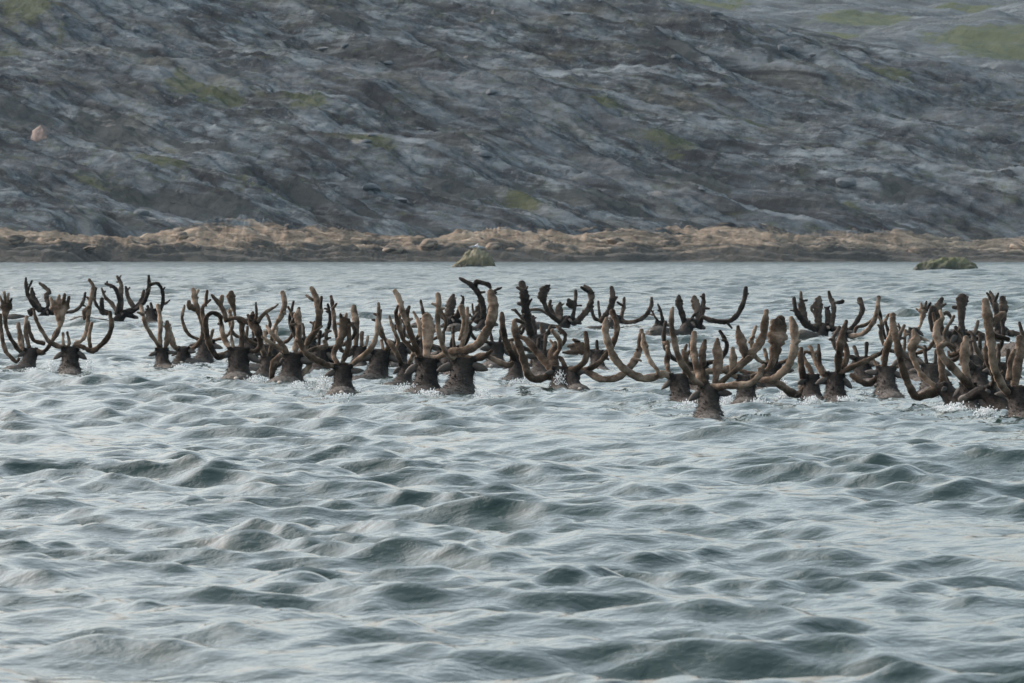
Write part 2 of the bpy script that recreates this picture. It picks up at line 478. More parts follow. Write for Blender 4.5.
# boulders along the waterline, and the big pink one on the slope
rng = random.Random(4)
BM = [boulder_mesh('boulder', s, 3) for s in range(5)]
for b in BM: b.materials.append(M_SHORE)
for b in BM: add_attr(b, 'zone', np.full(len(b.vertices), 0.55))
for i in range(26):
    x = rng.uniform(-46, 46)
    t = rng.choice((3.2, 4.5, 6.5, 8.0)) + rng.uniform(-0.6, 0.6)
    y = float(np.interp(x, SXS, SYS)) + t
    z = float(np.interp(t, [-5, -1.2, 0, 3.0, 6.0, 9.0], [-1.8, -0.6, 0.0, 0.95, 1.7, 2.5])) * (0.8 if x > 20 else 1)
    b = link('boulder', rng.choice(BM), None, shore)
    s = rng.uniform(0.25, 0.75)
    b.location = (x, y, z + 0.05)
    b.scale = (s * rng.uniform(1.0, 1.8), s, s * rng.uniform(0.5, 0.8))
    b.rotation_euler = (rng.uniform(-.3, .3), rng.uniform(-.2, .35), rng.uniform(0, 6.28))

hv = np.empty(len(hill.data.vertices) * 3, np.float32); hill.data.vertices.foreach_get('co', hv); hv = hv.reshape(-1, 3)
M_STONE = mat_plain('lichen_stone', (0.030, 0.037, 0.043), (0.165, 0.180, 0.185), 2.0, 0.92)
HB = [boulder_mesh('stone', s + 40, 2) for s in range(4)]
for b in HB:
    b.materials.append(M_STONE)
low = hv[(hv[:, 1] < 525) & (np.abs(hv[:, 0]) < 50)]
for i in range(60):
    v = low[rng.randrange(len(low))]
    b = link('stone', rng.choice(HB), None, hill)
    s = rng.uniform(0.14, 0.5) * rng.choice((0.7, 1, 1.2))
    b.location = (float(v[0]), float(v[1]), float(v[2]) + s * 0.2)
    b.scale = (s * rng.uniform(1.0, 2.0), s, s * rng.uniform(0.5, 0.9))
    b.rotation_euler = (rng.uniform(-.3, .3), rng.uniform(-.1, .45), rng.uniform(-.6, .6))

M_PINK = mat_plain('pink_granite', (0.06, 0.048, 0.043), (0.23, 0.170, 0.140), 2.6, 0.9)
pk = boulder_mesh('pink_boulder', 27, 3, 0.7)
pk.materials.append(M_PINK)
x, y, _ = slope_point(42, 136)
pb = tag(link('boulder', pk), 'rounded pinkish boulder low on the grey slope near the left edge', 'boulder')
pb.location = (x, y - 1.0, 2.55 + SLOPE * (y - SHORE_Y - BAND) - 0.1)
pb.scale = (0.74, 1.5, 0.98)
pb.rotation_euler = (0.15, 0.3, 0.4)

def islet(name, label, cat_, pxl, pxr, py, pyt, mat, seed, prof):
    a, b = on_water(pxl, py), on_water(pxr, py)
    w = (b[0] - a[0])
    Y0 = a[1]
    htop = (py - pyt) / FPX * Y0
    nx, ny = 90, 60
    u = np.linspace(-0.58, 0.58, nx); v = np.linspace(-0.6, 0.6, ny)
    U, V_ = np.meshgrid(u, v)
    q = np.interp(U, prof[0], prof[1])
    r = np.clip(1 - (np.abs(V_) / 0.5) ** 2.2, -0.6, 1)
    Z = htop * q * r - 0.12
    Z = np.where(r < 0, r * 0.8, Z)
    Z += (fbm(U * 5, V_ * 4, 3, seed, 0.5) * 0.20 * htop + fbm(U * 4, V_ * 3, 4, seed + 9, 0.5, True) * 0.10 * htop) * np.clip(q * 2, 0, 1)
    dep = max(2.0, w * 0.6)
    P = np.stack([U * w, V_ * dep + dep * 0.5, Z], -1).reshape(-1, 3)
    o = link(name, mesh_np(name, P, grid_faces(ny, nx)), mat)
    o.location = ((a[0] + b[0]) / 2, Y0, 0)
    tag(o, label, cat_)
    return o, htop

M_IS1 = mat_islet('weedy_yellow_rock', (0.018, 0.021, 0.012), (0.095, 0.082, 0.036), (0.21, 0.19, 0.125), 0.8)
M_IS2 = mat_islet('dark_weed_and_turf', (0.009, 0.012, 0.009), (0.030, 0.034, 0.014), (0.105, 0.108, 0.040), 0.55)
i1, h1 = islet('rock_islet', 'small yellowish domed rock islet with gulls on top', 'rock', 450, 496, 267.5, 250, M_IS1, 301,
      ([-.58, -.5, -.38, -.22, -.06, 0.1, 0.22, 0.34, 0.44, 0.5, 0.58], [-0.4, 0.04, 0.30, 0.62, 0.88, 1.0, 0.97, 0.74, 0.42, 0.1, -0.4]))
i2, h2 = islet('rock_islet', 'dark low islet with green turf top near the right shore', 'rock', 914, 981, 270.5, 256, M_IS2, 333,
      ([-.58, -.5, -.44, -.3, -.1, 0.1, 0.3, 0.43, 0.5, 0.58], [-0.4, 0.12, 0.42, 0.60, 0.85, 0.95, 0.82, 0.50, 0.05, -0.4]))

# gulls resting on the yellow islet
M_GULL = mat_plain('white_feathers', (0.62, 0.63, 0.64), (0.75, 0.76, 0.76))
M_GWING = mat_plain('grey_feathers', (0.26, 0.28, 0.30), (0.36, 0.38, 0.40))
M_BEAK = mat_plain('yellow_beak', (0.5, 0.36, 0.06), (0.6, 0.42, 0.08))

def loft(rings, n=12, cap=True):
    """rings: (centre, axis_u, axis_v) -> verts, faces; closed ends"""
    vs, fs = [], []
    for c, u, v in rings:
        for k in range(n):
            a = 2 * math.pi * k / n
            vs.append(c + u * math.cos(a) + v * math.sin(a))
    for i in range(len(rings) - 1):
        for k in range(n):
            k2 = (k + 1) % n
            fs.append((i * n + k, i * n + k2, (i + 1) * n + k2, (i + 1) * n + k))
    if cap:
        b0 = len(vs); vs.append(rings[0][0]); vs.append(rings[-1][0])
        m = (len(rings) - 1) * n
        for k in range(n):
            k2 = (k + 1) % n
            fs.append((b0, k2, k)); fs.append((b0 + 1, m + k, m + k2))
    return vs, fs

def spine_loft(pts, n=12):
    """pts: (x,y,z,half width,half height), rings square to the path"""
    P = [Vector(p[:3]) for p in pts]
    rings = []
    for i, p in enumerate(pts):
        t = (P[min(i + 1, len(P) - 1)] - P[max(i - 1, 0)]).normalized()
        side = Vector((1, 0, 0))
        side = (side - t * side.dot(t)).normalized()
        up = side.cross(t).normalized()
        rings.append((P[i], side * p[3], up * p[4]))
    return loft(rings, n)

def mesh_vf(name, vf_list, mat=None, smooth_=True):
    me = bpy.data.meshes.new(name)
    V, F = [], []
    for vs, fs in vf_list:
        o = len(V)
        V += [tuple(v) for v in vs]
        F += [tuple(i + o for i in f) for f in fs]
    me.from_pydata(V, [], F)
    me.polygons.foreach_set('use_smooth', [smooth_] * len(F))
    me.update()
    if mat: me.materials.append(mat)
    return me

def build_gull(x, y, z, rz, label):
    g = bpy.data.objects.new('gull', None); C.objects.link(g)
    g.location = (x, y, z); g.rotation_euler.z = rz
    tag(g, label, 'bird', 'gulls on the yellow islet')
    link('body', mesh_vf('gull_body', [spine_loft([(0, -.24, .17, .01, .01), (0, -.16, .18, .05, .05), (0, 0, .19, .085, .085), (0, .12, .22, .075, .08),
         (0, .19, .30, .045, .05), (0, .22, .36, .045, .045), (0, .26, .38, .03, .03), (0, .285, .38, .012, .012)])]), M_GULL, g)
    for s in (-1, 1):
        link('wing', mesh_vf('gull_wing', [spine_loft([(s * .08, .12, .22, .015, .05), (s * .085, 0, .21, .022, .07), (s * .06, -.16, .19, .018, .045), (s * .03, -.34, .18, .006, .012)], 8)]), M_GWING, g)
        link('leg', mesh_vf('gull_leg', [spine_loft([(s * .03, .02, -.02, .006, .006), (s * .03, .0, .14, .008, .008)], 6)]), M_BEAK, g)
    link('beak', mesh_vf('gull_beak', [spine_loft([(0, .27, .375, .012, .012), (0, .335, .365, .003, .004)], 6)]), M_BEAK, g)

def surf_z(o, lx, ly):
    ok, loc, *_ = o.ray_cast(Vector((lx, ly, 50)), Vector((0, 0, -1)))
    return loc.z if ok else 0.5

for dx, lab, rz in ((0.45, 'white gull standing on the crown of the yellow islet', 1.9), (0.05, 'white gull standing left of the other on the yellow islet', -1.4)):
    build_gull(i1.location.x + dx, i1.location.y + 1.0, surf_z(i1, dx, 1.0), rz, lab)

# ------------------------------------------------------------------ reindeer: outlines read off the photograph
# each view is (left, top, scale): stroke points are (x, y, width) in that enlarged view
VIEW = {'A': (0, 270, 5.69), 'B': (80, 270, 5.69), 'C': (180, 280, 5.69), 'D': (260, 280, 5.69), 'E': (350, 280, 5.69), 'F': (430, 270, 5.69),
        'G': (490, 275, 5.69), 'H': (580, 275, 5.69), 'I': (650, 300, 5.69), 'J': (730, 285, 5.69), 'K': (790, 280, 5.69), 'L': (870, 290, 5.69),
        'M': (920, 285, 5.06)}
# (label, dark velvet?, view, (head x, waterline y, crown y), turn of the head in degrees, rump afloat?, strokes)
# stroke kinds: B main beam, T brow tine or shovel, F finger growing out of the stroke before
HERD = [
 ('reindeer second from the left in the front row, two tall hand-shaped palms', 0, 'A', (400, 580, 445), 0, 0, [
  ('B', [(330,435,26),(285,410,26),(235,345,24),(205,285,24),(195,235,16)]),
  ('T', [(300,415,26),(322,370,28),(345,300,38),(343,245,76),(342,205,112)]),
  ('F', [(312,215,28),(298,180,24),(290,160,20)]), ('F', [(332,205,28),(332,170,24),(335,145,18)]), ('F', [(355,205,28),(362,170,24),(367,140,18)]), ('F', [(378,212,28),(388,180,24),(394,152,18)]),
  ('B', [(420,430,24),(470,440,28),(525,465,32),(580,425,32),(620,365,32),(632,300,30),(625,240,24)]),
  ('T', [(430,420,24),(470,395,26),(492,335,26),(500,250,28),(515,150,26),(522,95,24),(498,60,20)]),
  ('F', [(508,205,20),(488,240,42),(480,280,18)]),
  ('F', [(515,460,26),(512,370,24),(522,300,20)]),
  ('T', [(360,420,20),(355,360,18)]), ('T', [(395,420,20),(388,358,16)])]),
 ('leftmost reindeer of the front row, cut by the frame with a fan palm', 0, 'A', (175, 556, 450), -12, 0, [
  ('B', [(125,470,26),(80,410,26),(45,345,24),(30,280,26),(32,230,50),(35,195,80)]),
  ('F', [(20,200,22),(5,165,18),(-2,150,14)]), ('F', [(30,190,22),(22,130,16)]), ('F', [(42,190,22),(46,135,16)]), ('F', [(50,195,22),(66,165,16)]),
  ('F', [(110,500,20),(92,522,22),(45,480,26),(15,400,28),(5,330,26),(0,260,22)]),
  ('T', [(130,460,36),(120,400,38),(107,335,28),(105,312,20)]),
  ('T', [(165,440,28),(152,370,26),(150,320,26),(156,265,20)]),
  ('F', [(158,290,20),(172,360,24),(200,405,24),(252,420,28)]),
  ('B', [(205,455,26),(240,470,28),(272,445,24),(300,395,22),(318,350,16)])]),
 ('dark reindeer in the back row, leftmost, behind the hand-shaped palm', 1, 'A', (265, 288, 225), 62, 2, [
  ('B', [(230,230,26),(200,205,30),(165,160,24),(150,100,22),(148,50,14)]), ('F', [(158,120,16),(168,90,14),(180,60,12)]),
  ('T', [(225,210,26),(192,150,30),(185,105,20)]), ('F', [(195,215,20),(175,240,40),(172,262,20)]),
  ('T', [(275,200,24),(265,150,30),(280,128,24),(255,100,24),(228,80,14)]),
  ('B', [(310,235,22),(380,240,20),(440,225,20),(475,185,20),(488,130,14)])]),
 ('dark reindeer of the back row with a hooked antler curling over at right', 1, 'B', (245, 304, 235), 66, 2, [
  ('B', [(205,250,24),(222,180,26),(210,130,24),(190,95,22),(145,75,14)]),
  ('T', [(235,220,26),(235,130,30),(235,80,24),(213,35,16)]),
  ('T', [(210,230,24),(180,185,24),(150,155,18),(130,100,12)]),
  ('F', [(170,245,26),(128,240,30),(125,205,30),(127,165,20)]),
  ('F', [(160,240,22),(110,215,20),(85,170,18),(88,105,24)]),
  ('T', [(300,215,26),(275,160,26),(260,90,16)]),
  ('T', [(305,225,24),(345,180,28),(360,120,18)]),
  ('B', [(290,240,24),(340,205,22),(375,160,24),(393,90,24),(393,30,16)]),
  ('F', [(395,85,18),(440,75,20),(465,110,20),(470,170,22),(455,225,24)]), ('F', [(470,195,14),(490,188,14),(508,170,10)]), ('F', [(467,120,12),(482,100,10)])]),
 ('small dark reindeer of the back row just below the hooked antler', 1, 'B', (405, 305, 225), 15, 0, [
  ('T', [(395,230,20),(385,205,16)]), ('T', [(412,230,20),(405,190,16)])]),
 ('reindeer third from the left, slim upright antlers close together', 0, 'B', (465, 552, 450), -8, 0, [
  ('B', [(455,440,26),(430,400,26),(385,330,26),(360,250,28),(350,195,22)]),
  ('T', [(460,440,26),(457,390,28),(455,310,28),(440,215,24)]),
  ('T', [(490,430,30),(500,380,40),(495,300,22)])]),
 ('reindeer half hidden in the water, one tall antler with finger tips at its right', 0, 'B', (590, 540, 452), 6, 0, [
  ('B', [(620,452,26),(645,440,28),(685,395,30),(697,340,30),(690,280,32),(668,220,34),(654,150,36),(645,105,30)]),
  ('F', [(655,150,22),(672,115,18)]), ('F', [(665,225,30),(625,205,40),(622,178,26)]),
  ('B', [(560,450,30),(535,430,36),(515,380,40),(497,300,22)])]),
 ('dark headed reindeer with a round club palm and curled left antler', 0, 'C', (335, 560, 395), 0, 1, [
  ('B', [(285,400,30),(225,438,36),(185,400,36),(155,320,36),(145,245,34),(155,203,28),(190,185,26),(228,205,26),(230,250,18)]),
  ('T', [(280,385,28),(250,320,34),(240,250,30),(232,200,26)]),
  ('F', [(262,235,30),(250,180,30),(220,130,30),(185,90,16)]), ('F', [(232,140,26),(240,95,26)]),
  ('F', [(140,240,30),(130,190,28),(140,150,24),(180,118,14)]), ('F', [(145,150,22),(152,60,18)]),
  ('F', [(255,235,22),(300,220,26),(345,225,26),(385,255,24)]), ('F', [(315,215,18),(308,170,22),(296,120,44),(290,92,60),(292,70,34)]),
  ('T', [(305,390,26),(296,340,18),(290,290,12)]), ('T', [(350,385,28),(352,320,30),(350,240,28)]),
  ('B', [(385,400,30),(430,405,30),(455,370,34),(445,300,46),(420,250,66),(415,215,56)]),
  ('F', [(430,240,24),(438,180,18),(435,130,12)]), ('F', [(400,230,24),(385,200,18)]), ('F', [(440,240,30),(480,190,24),(520,165,16),(556,140,10)])]),
 ('reindeer with a cut-off looking curved horn in front of the club palm', 0, 'C', (500, 545, 440), 10, 0, [
  ('B', [(480,440,28),(470,395,30),(455,330,30),(450,270,24)]),
  ('B', [(510,440,24),(520,350,22),(535,270,24),(575,200,32),(590,135,34),(578,72,26)]), ('F', [(590,180,14),(602,195,10)])]),
 ('reindeer with pale cheek and notched tall antler left of the front pair', 0, 'D', (185, 582, 425), 0, 1, [
  ('B', [(160,430,36),(115,365,32),(65,305,24),(40,265,14)]), ('F', [(122,370,26),(100,330,24),(95,292,16)]),
  ('F', [(125,395,26),(65,362,24),(10,320,16)]),
  ('F', [(120,420,30),(75,480,46),(60,555,26)]),
  ('T', [(200,400,36),(212,330,42),(215,260,44),(205,205,48),(210,172,26)]), ('F', [(205,250,18),(172,256,14)]),
  ('B', [(215,425,28),(250,400,32),(290,330,40),(325,260,40),(332,180,48),(318,105,42),(290,45,24)]),
  ('F', [(305,115,20),(262,88,14)]), ('F', [(342,180,22),(350,92,18)]), ('F', [(310,295,22),(352,265,14)]),
  ('T', [(225,425,26),(310,388,26),(375,375,36),(370,345,24)]),
  ('F', [(225,460,26),(280,480,36),(240,540,26)])]),
 ('reindeer with wedge-shaped dark head and broad lyre antlers, rump afloat', 0, 'D', (472, 636, 490), 0, 1, [
  ('B', [(430,490,34),(370,475,36),(300,440,40),(255,390,34),(230,320,32),(230,258,24)]),
  ('T', [(470,470,28),(500,400,36),(510,300,30),(515,225,20)]),
  ('T', [(440,470,30),(420,425,32),(450,360,40),(478,285,54),(480,225,54)]), ('F', [(465,230,26),(458,196,18)]), ('F', [(488,230,26),(492,194,18)]),
  ('B', [(520,485,30),(570,450,34),(630,400,34),(660,330,30),(668,240,22)])]),
 ('reindeer hidden behind the wedge-headed one, straight antlers with blunt tips', 0, 'D', (565, 490, 385), 0, 0, [
  ('B', [(530,390,24),(470,400,24),(440,350,24),(420,260,26),(410,170,26),(398,88,20)]), ('F', [(412,165,18),(435,135,14)]),
  ('T', [(545,380,30),(548,270,34),(540,205,44),(533,152,32)]),
  ('T', [(580,380,24),(578,300,24)]), ('T', [(600,380,20),(616,325,16)])]),
 ('dark headed reindeer between the wedge-headed one and the cluster, thin upright tine', 0, 'E', (172, 562, 405), -10, 0, [
  ('B', [(200,405,26),(218,370,26),(185,300,26),(162,220,26),(160,132,18)]),
  ('T', [(190,400,24),(180,348,16)]), ('B', [(245,410,26),(275,350,24),(245,270,22),(230,210,14)])]),
 ('reindeer of the middle cluster with the tallest pale left antler, rounded tips', 0, 'E', (440, 632, 452), 0, 0, [
  ('B', [(400,445,34),(370,380,36),(340,290,36),(320,210,34),(335,155,20)]),
  ('F', [(370,405,26),(300,340,26),(270,270,26),(255,200,26),(262,150,16)]),
  ('F', [(325,260,26),(305,170,36),(290,110,36),(266,62,28)]),
  ('B', [(460,445,32),(500,435,32),(540,410,30),(525,350,28)]),
  ('T', [(440,430,40),(445,330,64),(450,270,84),(440,212,60)]), ('F', [(400,320,26),(388,240,24),(360,178,16)])]),
 ('low dark reindeer head wedged between two taller ones in the middle cluster', 0, 'E', (318, 592, 490), -15, 0, [
  ('B', [(300,490,26),(270,420,28),(240,370,34),(215,345,20)]), ('B', [(335,490,26),(352,430,26),(372,380,20)])]),
 ('reindeer with the thickest pale antler sweeping up right of the middle cluster', 0, 'F', (188, 694, 505), 5, 0, [
  ('B', [(160,510,30),(105,480,26),(65,400,30),(42,300,32),(45,200,34),(40,148,32)]),
  ('B', [(150,490,34),(120,462,42),(200,455,50),(270,420,54),(320,350,56),(350,270,60),(360,190,64),(345,118,44)]),
  ('F', [(190,520,36),(250,500,36),(310,485,34),(358,452,22)]),
  ('T', [(180,460,30),(205,340,32),(212,205,22)]), ('T', [(145,460,24),(140,375,16)]), ('F', [(165,400,16),(190,300,26),(175,212,38)]),
  ('F', [(245,500,30),(300,482,30),(380,515,32),(438,535,38),(465,522,26)])]),
 ('dark reindeer of the back row with a lumpy upright palm, above the middle cluster', 1, 'F', (120, 338, 275), 58, 2, [
  ('T', [(110,280,40),(110,240,56),(122,175,48),(130,142,22)]), ('F', [(120,200,30),(95,205,20)]),
  ('B', [(140,275,30),(165,235,36),(185,175,20),(190,150,12)]), ('B', [(95,280,26),(70,265,24),(60,240,16)])]),
 ('dark reindeer of the back row with a forked antler leaning left', 1, 'F', (312, 346, 285), 55, 2, [
  ('B', [(300,285,34),(300,240,34),(295,190,34),(265,130,32),(230,90,30),(165,50,18)]),
  ('F', [(262,115,22),(266,68,28),(330,82,28),(346,102,18)]), ('F', [(278,130,18),(310,125,14)]),
  ('B', [(330,280,24),(345,200,22),(370,125,18),(412,98,12)]),
  ('T', [(275,290,50),(282,230,46),(290,190,26)]), ('F', [(265,260,18),(246,240,16),(240,192,10)])]),
 ('dark low reindeer head left of the twisted antler cage, hooped antlers', 0, 'G', (152, 592, 505), -10, 0, [
  ('B', [(140,510,36),(125,460,38),(95,395,38),(75,300,38),(70,218,28)]), ('B', [(170,510,26),(150,440,26),(120,380,22)])]),
 ('reindeer with a cage of antlers swept low and a toothed triangular palm', 0, 'G', (390, 645, 535), -20, 0, [
  ('B', [(355,560,44),(270,592,48),(215,560,48),(185,470,46),(155,380,44),(138,300,42),(140,255,28),(190,265,18)]),
  ('T', [(350,540,40),(270,440,44),(220,380,40),(170,345,24)]),
  ('T', [(365,530,60),(360,460,66),(375,385,22)]),
  ('F', [(365,470,30),(395,415,26),(390,370,32),(350,310,24)]),
  ('B', [(430,545,36),(500,532,40),(545,480,36),(552,400,34),(545,335,24)]),
  ('F', [(540,440,60),(510,415,80),(470,410,50)]), ('F', [(500,440,30),(460,440,26),(420,442,16)]), ('F', [(490,400,30),(445,402,18)]), ('F', [(510,385,30),(475,368,16)])]),
 ('dark reindeer behind the antler cage, knobbly upright antler with stubs', 1, 'G', (255, 445, 345), 0, 0, [
  ('B', [(235,350,40),(218,290,44),(200,200,50),(195,120,52),(185,48,38)]), ('F', [(190,90,24),(155,72,18)]), ('F', [(195,170,24),(162,160,18)]), ('F', [(215,170,18),(238,138,12)]), ('F', [(200,90,20),(214,66,12)]),
  ('T', [(250,350,34),(240,290,46),(240,240,26)]), ('T', [(300,410,36),(312,360,36),(300,285,26)]),
  ('B', [(280,360,30),(330,330,26),(350,290,22)])]),
 ('dark reindeer of the back row with a feathered palm and curved right antler', 1, 'G', (445, 308, 265), 60, 2, [
  ('B', [(410,270,28),(345,228,26),(312,165,30),(298,115,56),(325,72,40)]), ('F', [(325,85,20),(338,58,12)]), ('F', [(310,85,18),(310,66,12)]),
  ('F', [(385,255,20),(290,200,16),(240,200,18),(215,215,18)]),
  ('T', [(400,255,22),(370,225,22),(345,182,22),(348,148,16)]), ('T', [(405,255,46),(400,200,42),(405,162,20)]),
  ('T', [(460,265,26),(485,170,22),(490,88,18)]), ('F', [(480,190,24),(458,160,50),(450,140,26)]), ('F', [(485,175,14),(518,172,10)]),
  ('B', [(480,278,30),(550,210,36),(577,150,34),(568,100,36),(535,65,18)]), ('F', [(560,95,22),(518,72,16)]), ('F', [(574,140,18),(592,120,12)])]),
 ('reindeer right of the antler cage, wide low antler dipping to the water', 0, 'G', (462, 645, 550), 12, 1, [
  ('B', [(500,555,40),(545,548,40),(640,600,42),(732,582,42),(802,500,42),(836,420,42),(842,320,30)]),
  ('B', [(510,545,34),(610,510,34),(670,448,32),(712,370,36),(728,300,34),(702,218,36)]),
  ('T', [(440,550,30),(410,490,32),(395,470,20)])]),
 ('dark reindeer right of the toothed palm, one broad dark shovel', 1, 'H', (95, 535, 440), 0, 0, [
  ('T', [(95,500,30),(100,455,66),(70,450,50)]), ('T', [(100,440,26),(95,380,16)]), ('B', [(120,450,26),(160,430,24),(185,395,16)])]),
 ('dark reindeer of the back row, wide shallow antlers like a bowl', 1, 'H', (200, 302, 258), 50, 0, [
  ('B', [(180,268,24),(120,262,24),(165,210,34),(190,140,36),(183,72,26)]), ('F', [(190,150,18),(212,125,14)]), ('F', [(135,262,22),(85,250,22),(60,200,18),(70,180,12)]), ('F', [(115,255,18),(103,150,14)]),
  ('T', [(225,262,22),(245,190,24),(246,132,14)]), ('F', [(244,175,14),(213,155,12)]),
  ('B', [(225,265,22),(310,256,24),(370,222,26),(398,170,24),(400,122,18)])]),
 ('small dark reindeer of the back row with one thin leaning antler', 1, 'H', (458, 346, 265), 0, 0, [
  ('B', [(470,270,20),(462,210,18),(443,168,12)]), ('B', [(450,275,16),(430,250,14),(398,198,8)])]),
 ('dark reindeer of the back row with two leaf-shaped palms and one long right antler', 1, 'I', (225, 202, 110), 50, 2, [
  ('B', [(195,120,34),(175,60,34),(163,10,44),(163,-16,20)]),
  ('T', [(270,120,20),(268,60,36),(256,10,56),(254,-18,26)]), ('T', [(285,115,26),(300,30,30),(300,-30,20)]), ('F', [(302,45,16),(335,50,14)]),
  ('F', [(230,120,18),(250,85,16),(270,70,10)]),
  ('B', [(275,150,26),(300,105,26),(345,122,28),(440,130,28),(500,90,30),(535,20,28),(552,-60,24)]), ('F', [(440,130,18),(468,160,10)])]),
 ('pale grey headed reindeer with a great hooked left antler and straight spike', 0, 'I', (165, 582, 430), -6, 0, [
  ('B', [(120,440,36),(80,418,44),(0,445,46),(-50,448,48),(-128,408,48),(-198,328,46),(-238,238,44),(-253,158,40),(-250,112,26)]),
  ('F', [(40,435,26),(42,398,26),(-8,328,28),(-38,248,38),(-38,200,24)]), ('F', [(-35,235,22),(-14,262,20)]),
  ('T', [(105,420,32),(97,300,34),(92,232,20)]), ('B', [(200,430,30),(212,360,34),(205,310,38),(190,286,16)])]),
 ('nearest reindeer in the front row centre right, head lowest, very long antlers', 0, 'I', (335, 658, 492), 0, 0, [
  ('B', [(310,492,30),(250,460,34),(200,400,40),(155,320,40),(130,210,36),(115,130,34),(118,45,22)]),
  ('B', [(345,495,36),(450,490,42),(560,480,42),(620,440,36),(657,368,26)]),
  ('F', [(370,490,34),(410,465,34),(470,415,30),(560,335,40)]),
  ('T', [(290,470,34),(270,380,40),(250,270,44),(260,188,30)]), ('T', [(310,470,34),(300,380,40),(302,300,48),(318,228,20)]),
  ('T', [(370,470,34),(385,350,64),(378,280,52),(378,232,22)]), ('F', [(470,420,40),(475,340,48),(475,276,26)])]),
 ('reindeer just behind the nearest one, huge beam crossing right and broad spoon palm', 0, 'I', (548, 582, 435), 0, 1, [
  ('B', [(500,440,30),(430,398,44),(240,412,30)]),
  ('F', [(430,396,46),(510,370,54),(580,300,56),(640,220,50),(662,130,46),(668,65,30)]),
  ('F', [(545,340,28),(525,250,62),(505,195,46),(502,152,22)]),
  ('T', [(600,430,32),(680,390,34),(715,300,64),(728,210,110),(735,150,110),(748,108,60)]),
  ('B', [(580,445,34),(660,455,40),(712,435,44),(770,395,46),(812,325,48),(825,235,50),(820,160,52),(800,102,34)])]),
 ('reindeer with brown cheek and thick antler dipping left to the water', 0, 'J', (462, 645, 515), -15, 0, [
  ('B', [(445,560,44),(400,620,48),(340,605,50),(280,560,44),(205,522,38),(130,502,30),(60,485,24)]),
  ('B', [(440,560,40),(415,520,44),(402,430,40),(400,362,26)]), ('T', [(470,520,30),(430,440,30),(402,388,20)])]),
 ('dark headed reindeer with paired straight spikes and one antler pointing right', 0, 'J', (597, 655, 505), 4, 0, [
  ('T', [(545,515,46),(490,440,34),(455,355,22)]), ('T', [(530,505,36),(507,420,30),(500,336,20)]),
  ('B', [(615,500,38),(617,380,48),(630,290,42),(656,205,22)]), ('F', [(640,480,34),(666,390,38),(655,300,24)]),
  ('B', [(620,510,34),(680,475,34),(760,440,32),(824,408,22)])]),
 ('dark brown reindeer of the back row with many short knobbed antlers', 1, 'K', (200, 328, 255), 45, 2, [
  ('B', [(150,275,36),(100,255,38),(60,210,36),(30,160,28),(18,102,20)]), ('T', [(120,260,40),(85,220,44),(75,160,48),(70,100,24),(68,58,14)]), ('F', [(72,120,16),(98,114,12)]),
  ('T', [(170,275,30),(160,200,44),(160,125,50),(166,98,20)]), ('F', [(150,205,18),(120,160,16),(148,118,14)]),
  ('T', [(215,265,30),(216,200,36),(212,155,22)]), ('T', [(240,262,24),(250,150,30),(235,100,26),(228,68,16)]), ('F', [(248,130,18),(285,128,22),(300,122,24)]),
  ('B', [(250,275,26),(330,282,26),(375,235,28),(407,170,30),(390,108,30)])]),
 ('reindeer of the back row with long rising antler right of the knobbed one', 0, 'K', (300, 360, 290), 10, 0, [
  ('B', [(320,300,24),(345,322,30),(410,310,28),(460,260,30),(485,190,30),(495,98,24)]), ('F', [(370,300,18),(380,270,22),(430,255,22),(475,222,20)]),
  ('F', [(495,130,18),(505,175,26),(525,250,22),(548,330,18)])]),
 ('small dark headed reindeer with pricked ears and one leaning antler', 0, 'K', (545, 648, 500), 0, 0, [
  ('B', [(540,505,36),(542,420,44),(568,340,44),(588,270,40),(580,200,36)]),
  ('B', [(510,540,30),(440,590,40),(390,575,38),(342,545,30)]), ('T', [(530,500,24),(490,485,22),(474,455,14)]), ('T', [(570,505,22),(610,500,20),(630,490,12)])]),
 ('reindeer with lowered head and great pale antler bent like an elbow', 0, 'L', (430, 664, 552), -60, 2, [
  ('B', [(405,565,54),(320,590,52),(268,600,46),(220,510,46),(190,410,46),(160,290,44),(137,200,44),(126,145,36)]),
  ('F', [(380,560,36),(350,532,34),(290,480,34),(250,400,34),(240,325,56),(262,272,56),(260,242,20)]), ('F', [(265,320,22),(308,332,14)]),
  ('T', [(415,555,40),(412,430,40),(400,320,44),(387,250,48),(408,180,42),(430,152,18)]),
  ('T', [(440,560,26),(420,470,22),(470,560,20)])]),
 ('reindeer right of the bent-elbow one, antler curling over like a hook', 0, 'L', (560, 668, 555), 20, 0, [
  ('B', [(600,570,50),(560,530,50),(480,450,48),(412,382,46),(395,332,40),(430,303,34),(485,322,24)]),
  ('F', [(560,520,34),(540,420,56),(542,330,56),(545,270,40)]), ('F', [(525,345,40),(460,370,30),(445,350,18)])]),
 ('dark reindeer of the back row with square notched palm at right', 1, 'L', (505, 385, 230), -45, 2, [
  ('T', [(520,235,40),(522,150,38),(525,85,60),(532,45,64)]), ('F', [(505,100,30),(475,98,22)]), ('F', [(540,60,22),(556,38,16)]),
  ('B', [(470,250,40),(420,235,38),(395,170,36),(390,110,46),(408,52,26)]), ('F', [(400,95,22),(430,78,14)]), ('F', [(415,140,22),(440,130,22),(468,172,18)]),
  ('F', [(390,150,26),(355,100,28),(345,160,32),(352,228,24)]),
  ('B', [(540,250,30),(600,240,26),(642,252,20)]), ('F', [(560,285,26),(640,270,18)])]),
 ('pale reindeer of the back row with a small comb-like fan palm', 0, 'L', (250, 300, 235), 0, 0, [
  ('T', [(262,240,18),(285,210,18),(300,160,28),(308,115,62)]), ('F', [(290,125,22),(265,108,12)]), ('F', [(298,110,22),(293,74,12)]), ('F', [(312,105,22),(320,66,12)]), ('F', [(322,115,22),(345,75,14)]),
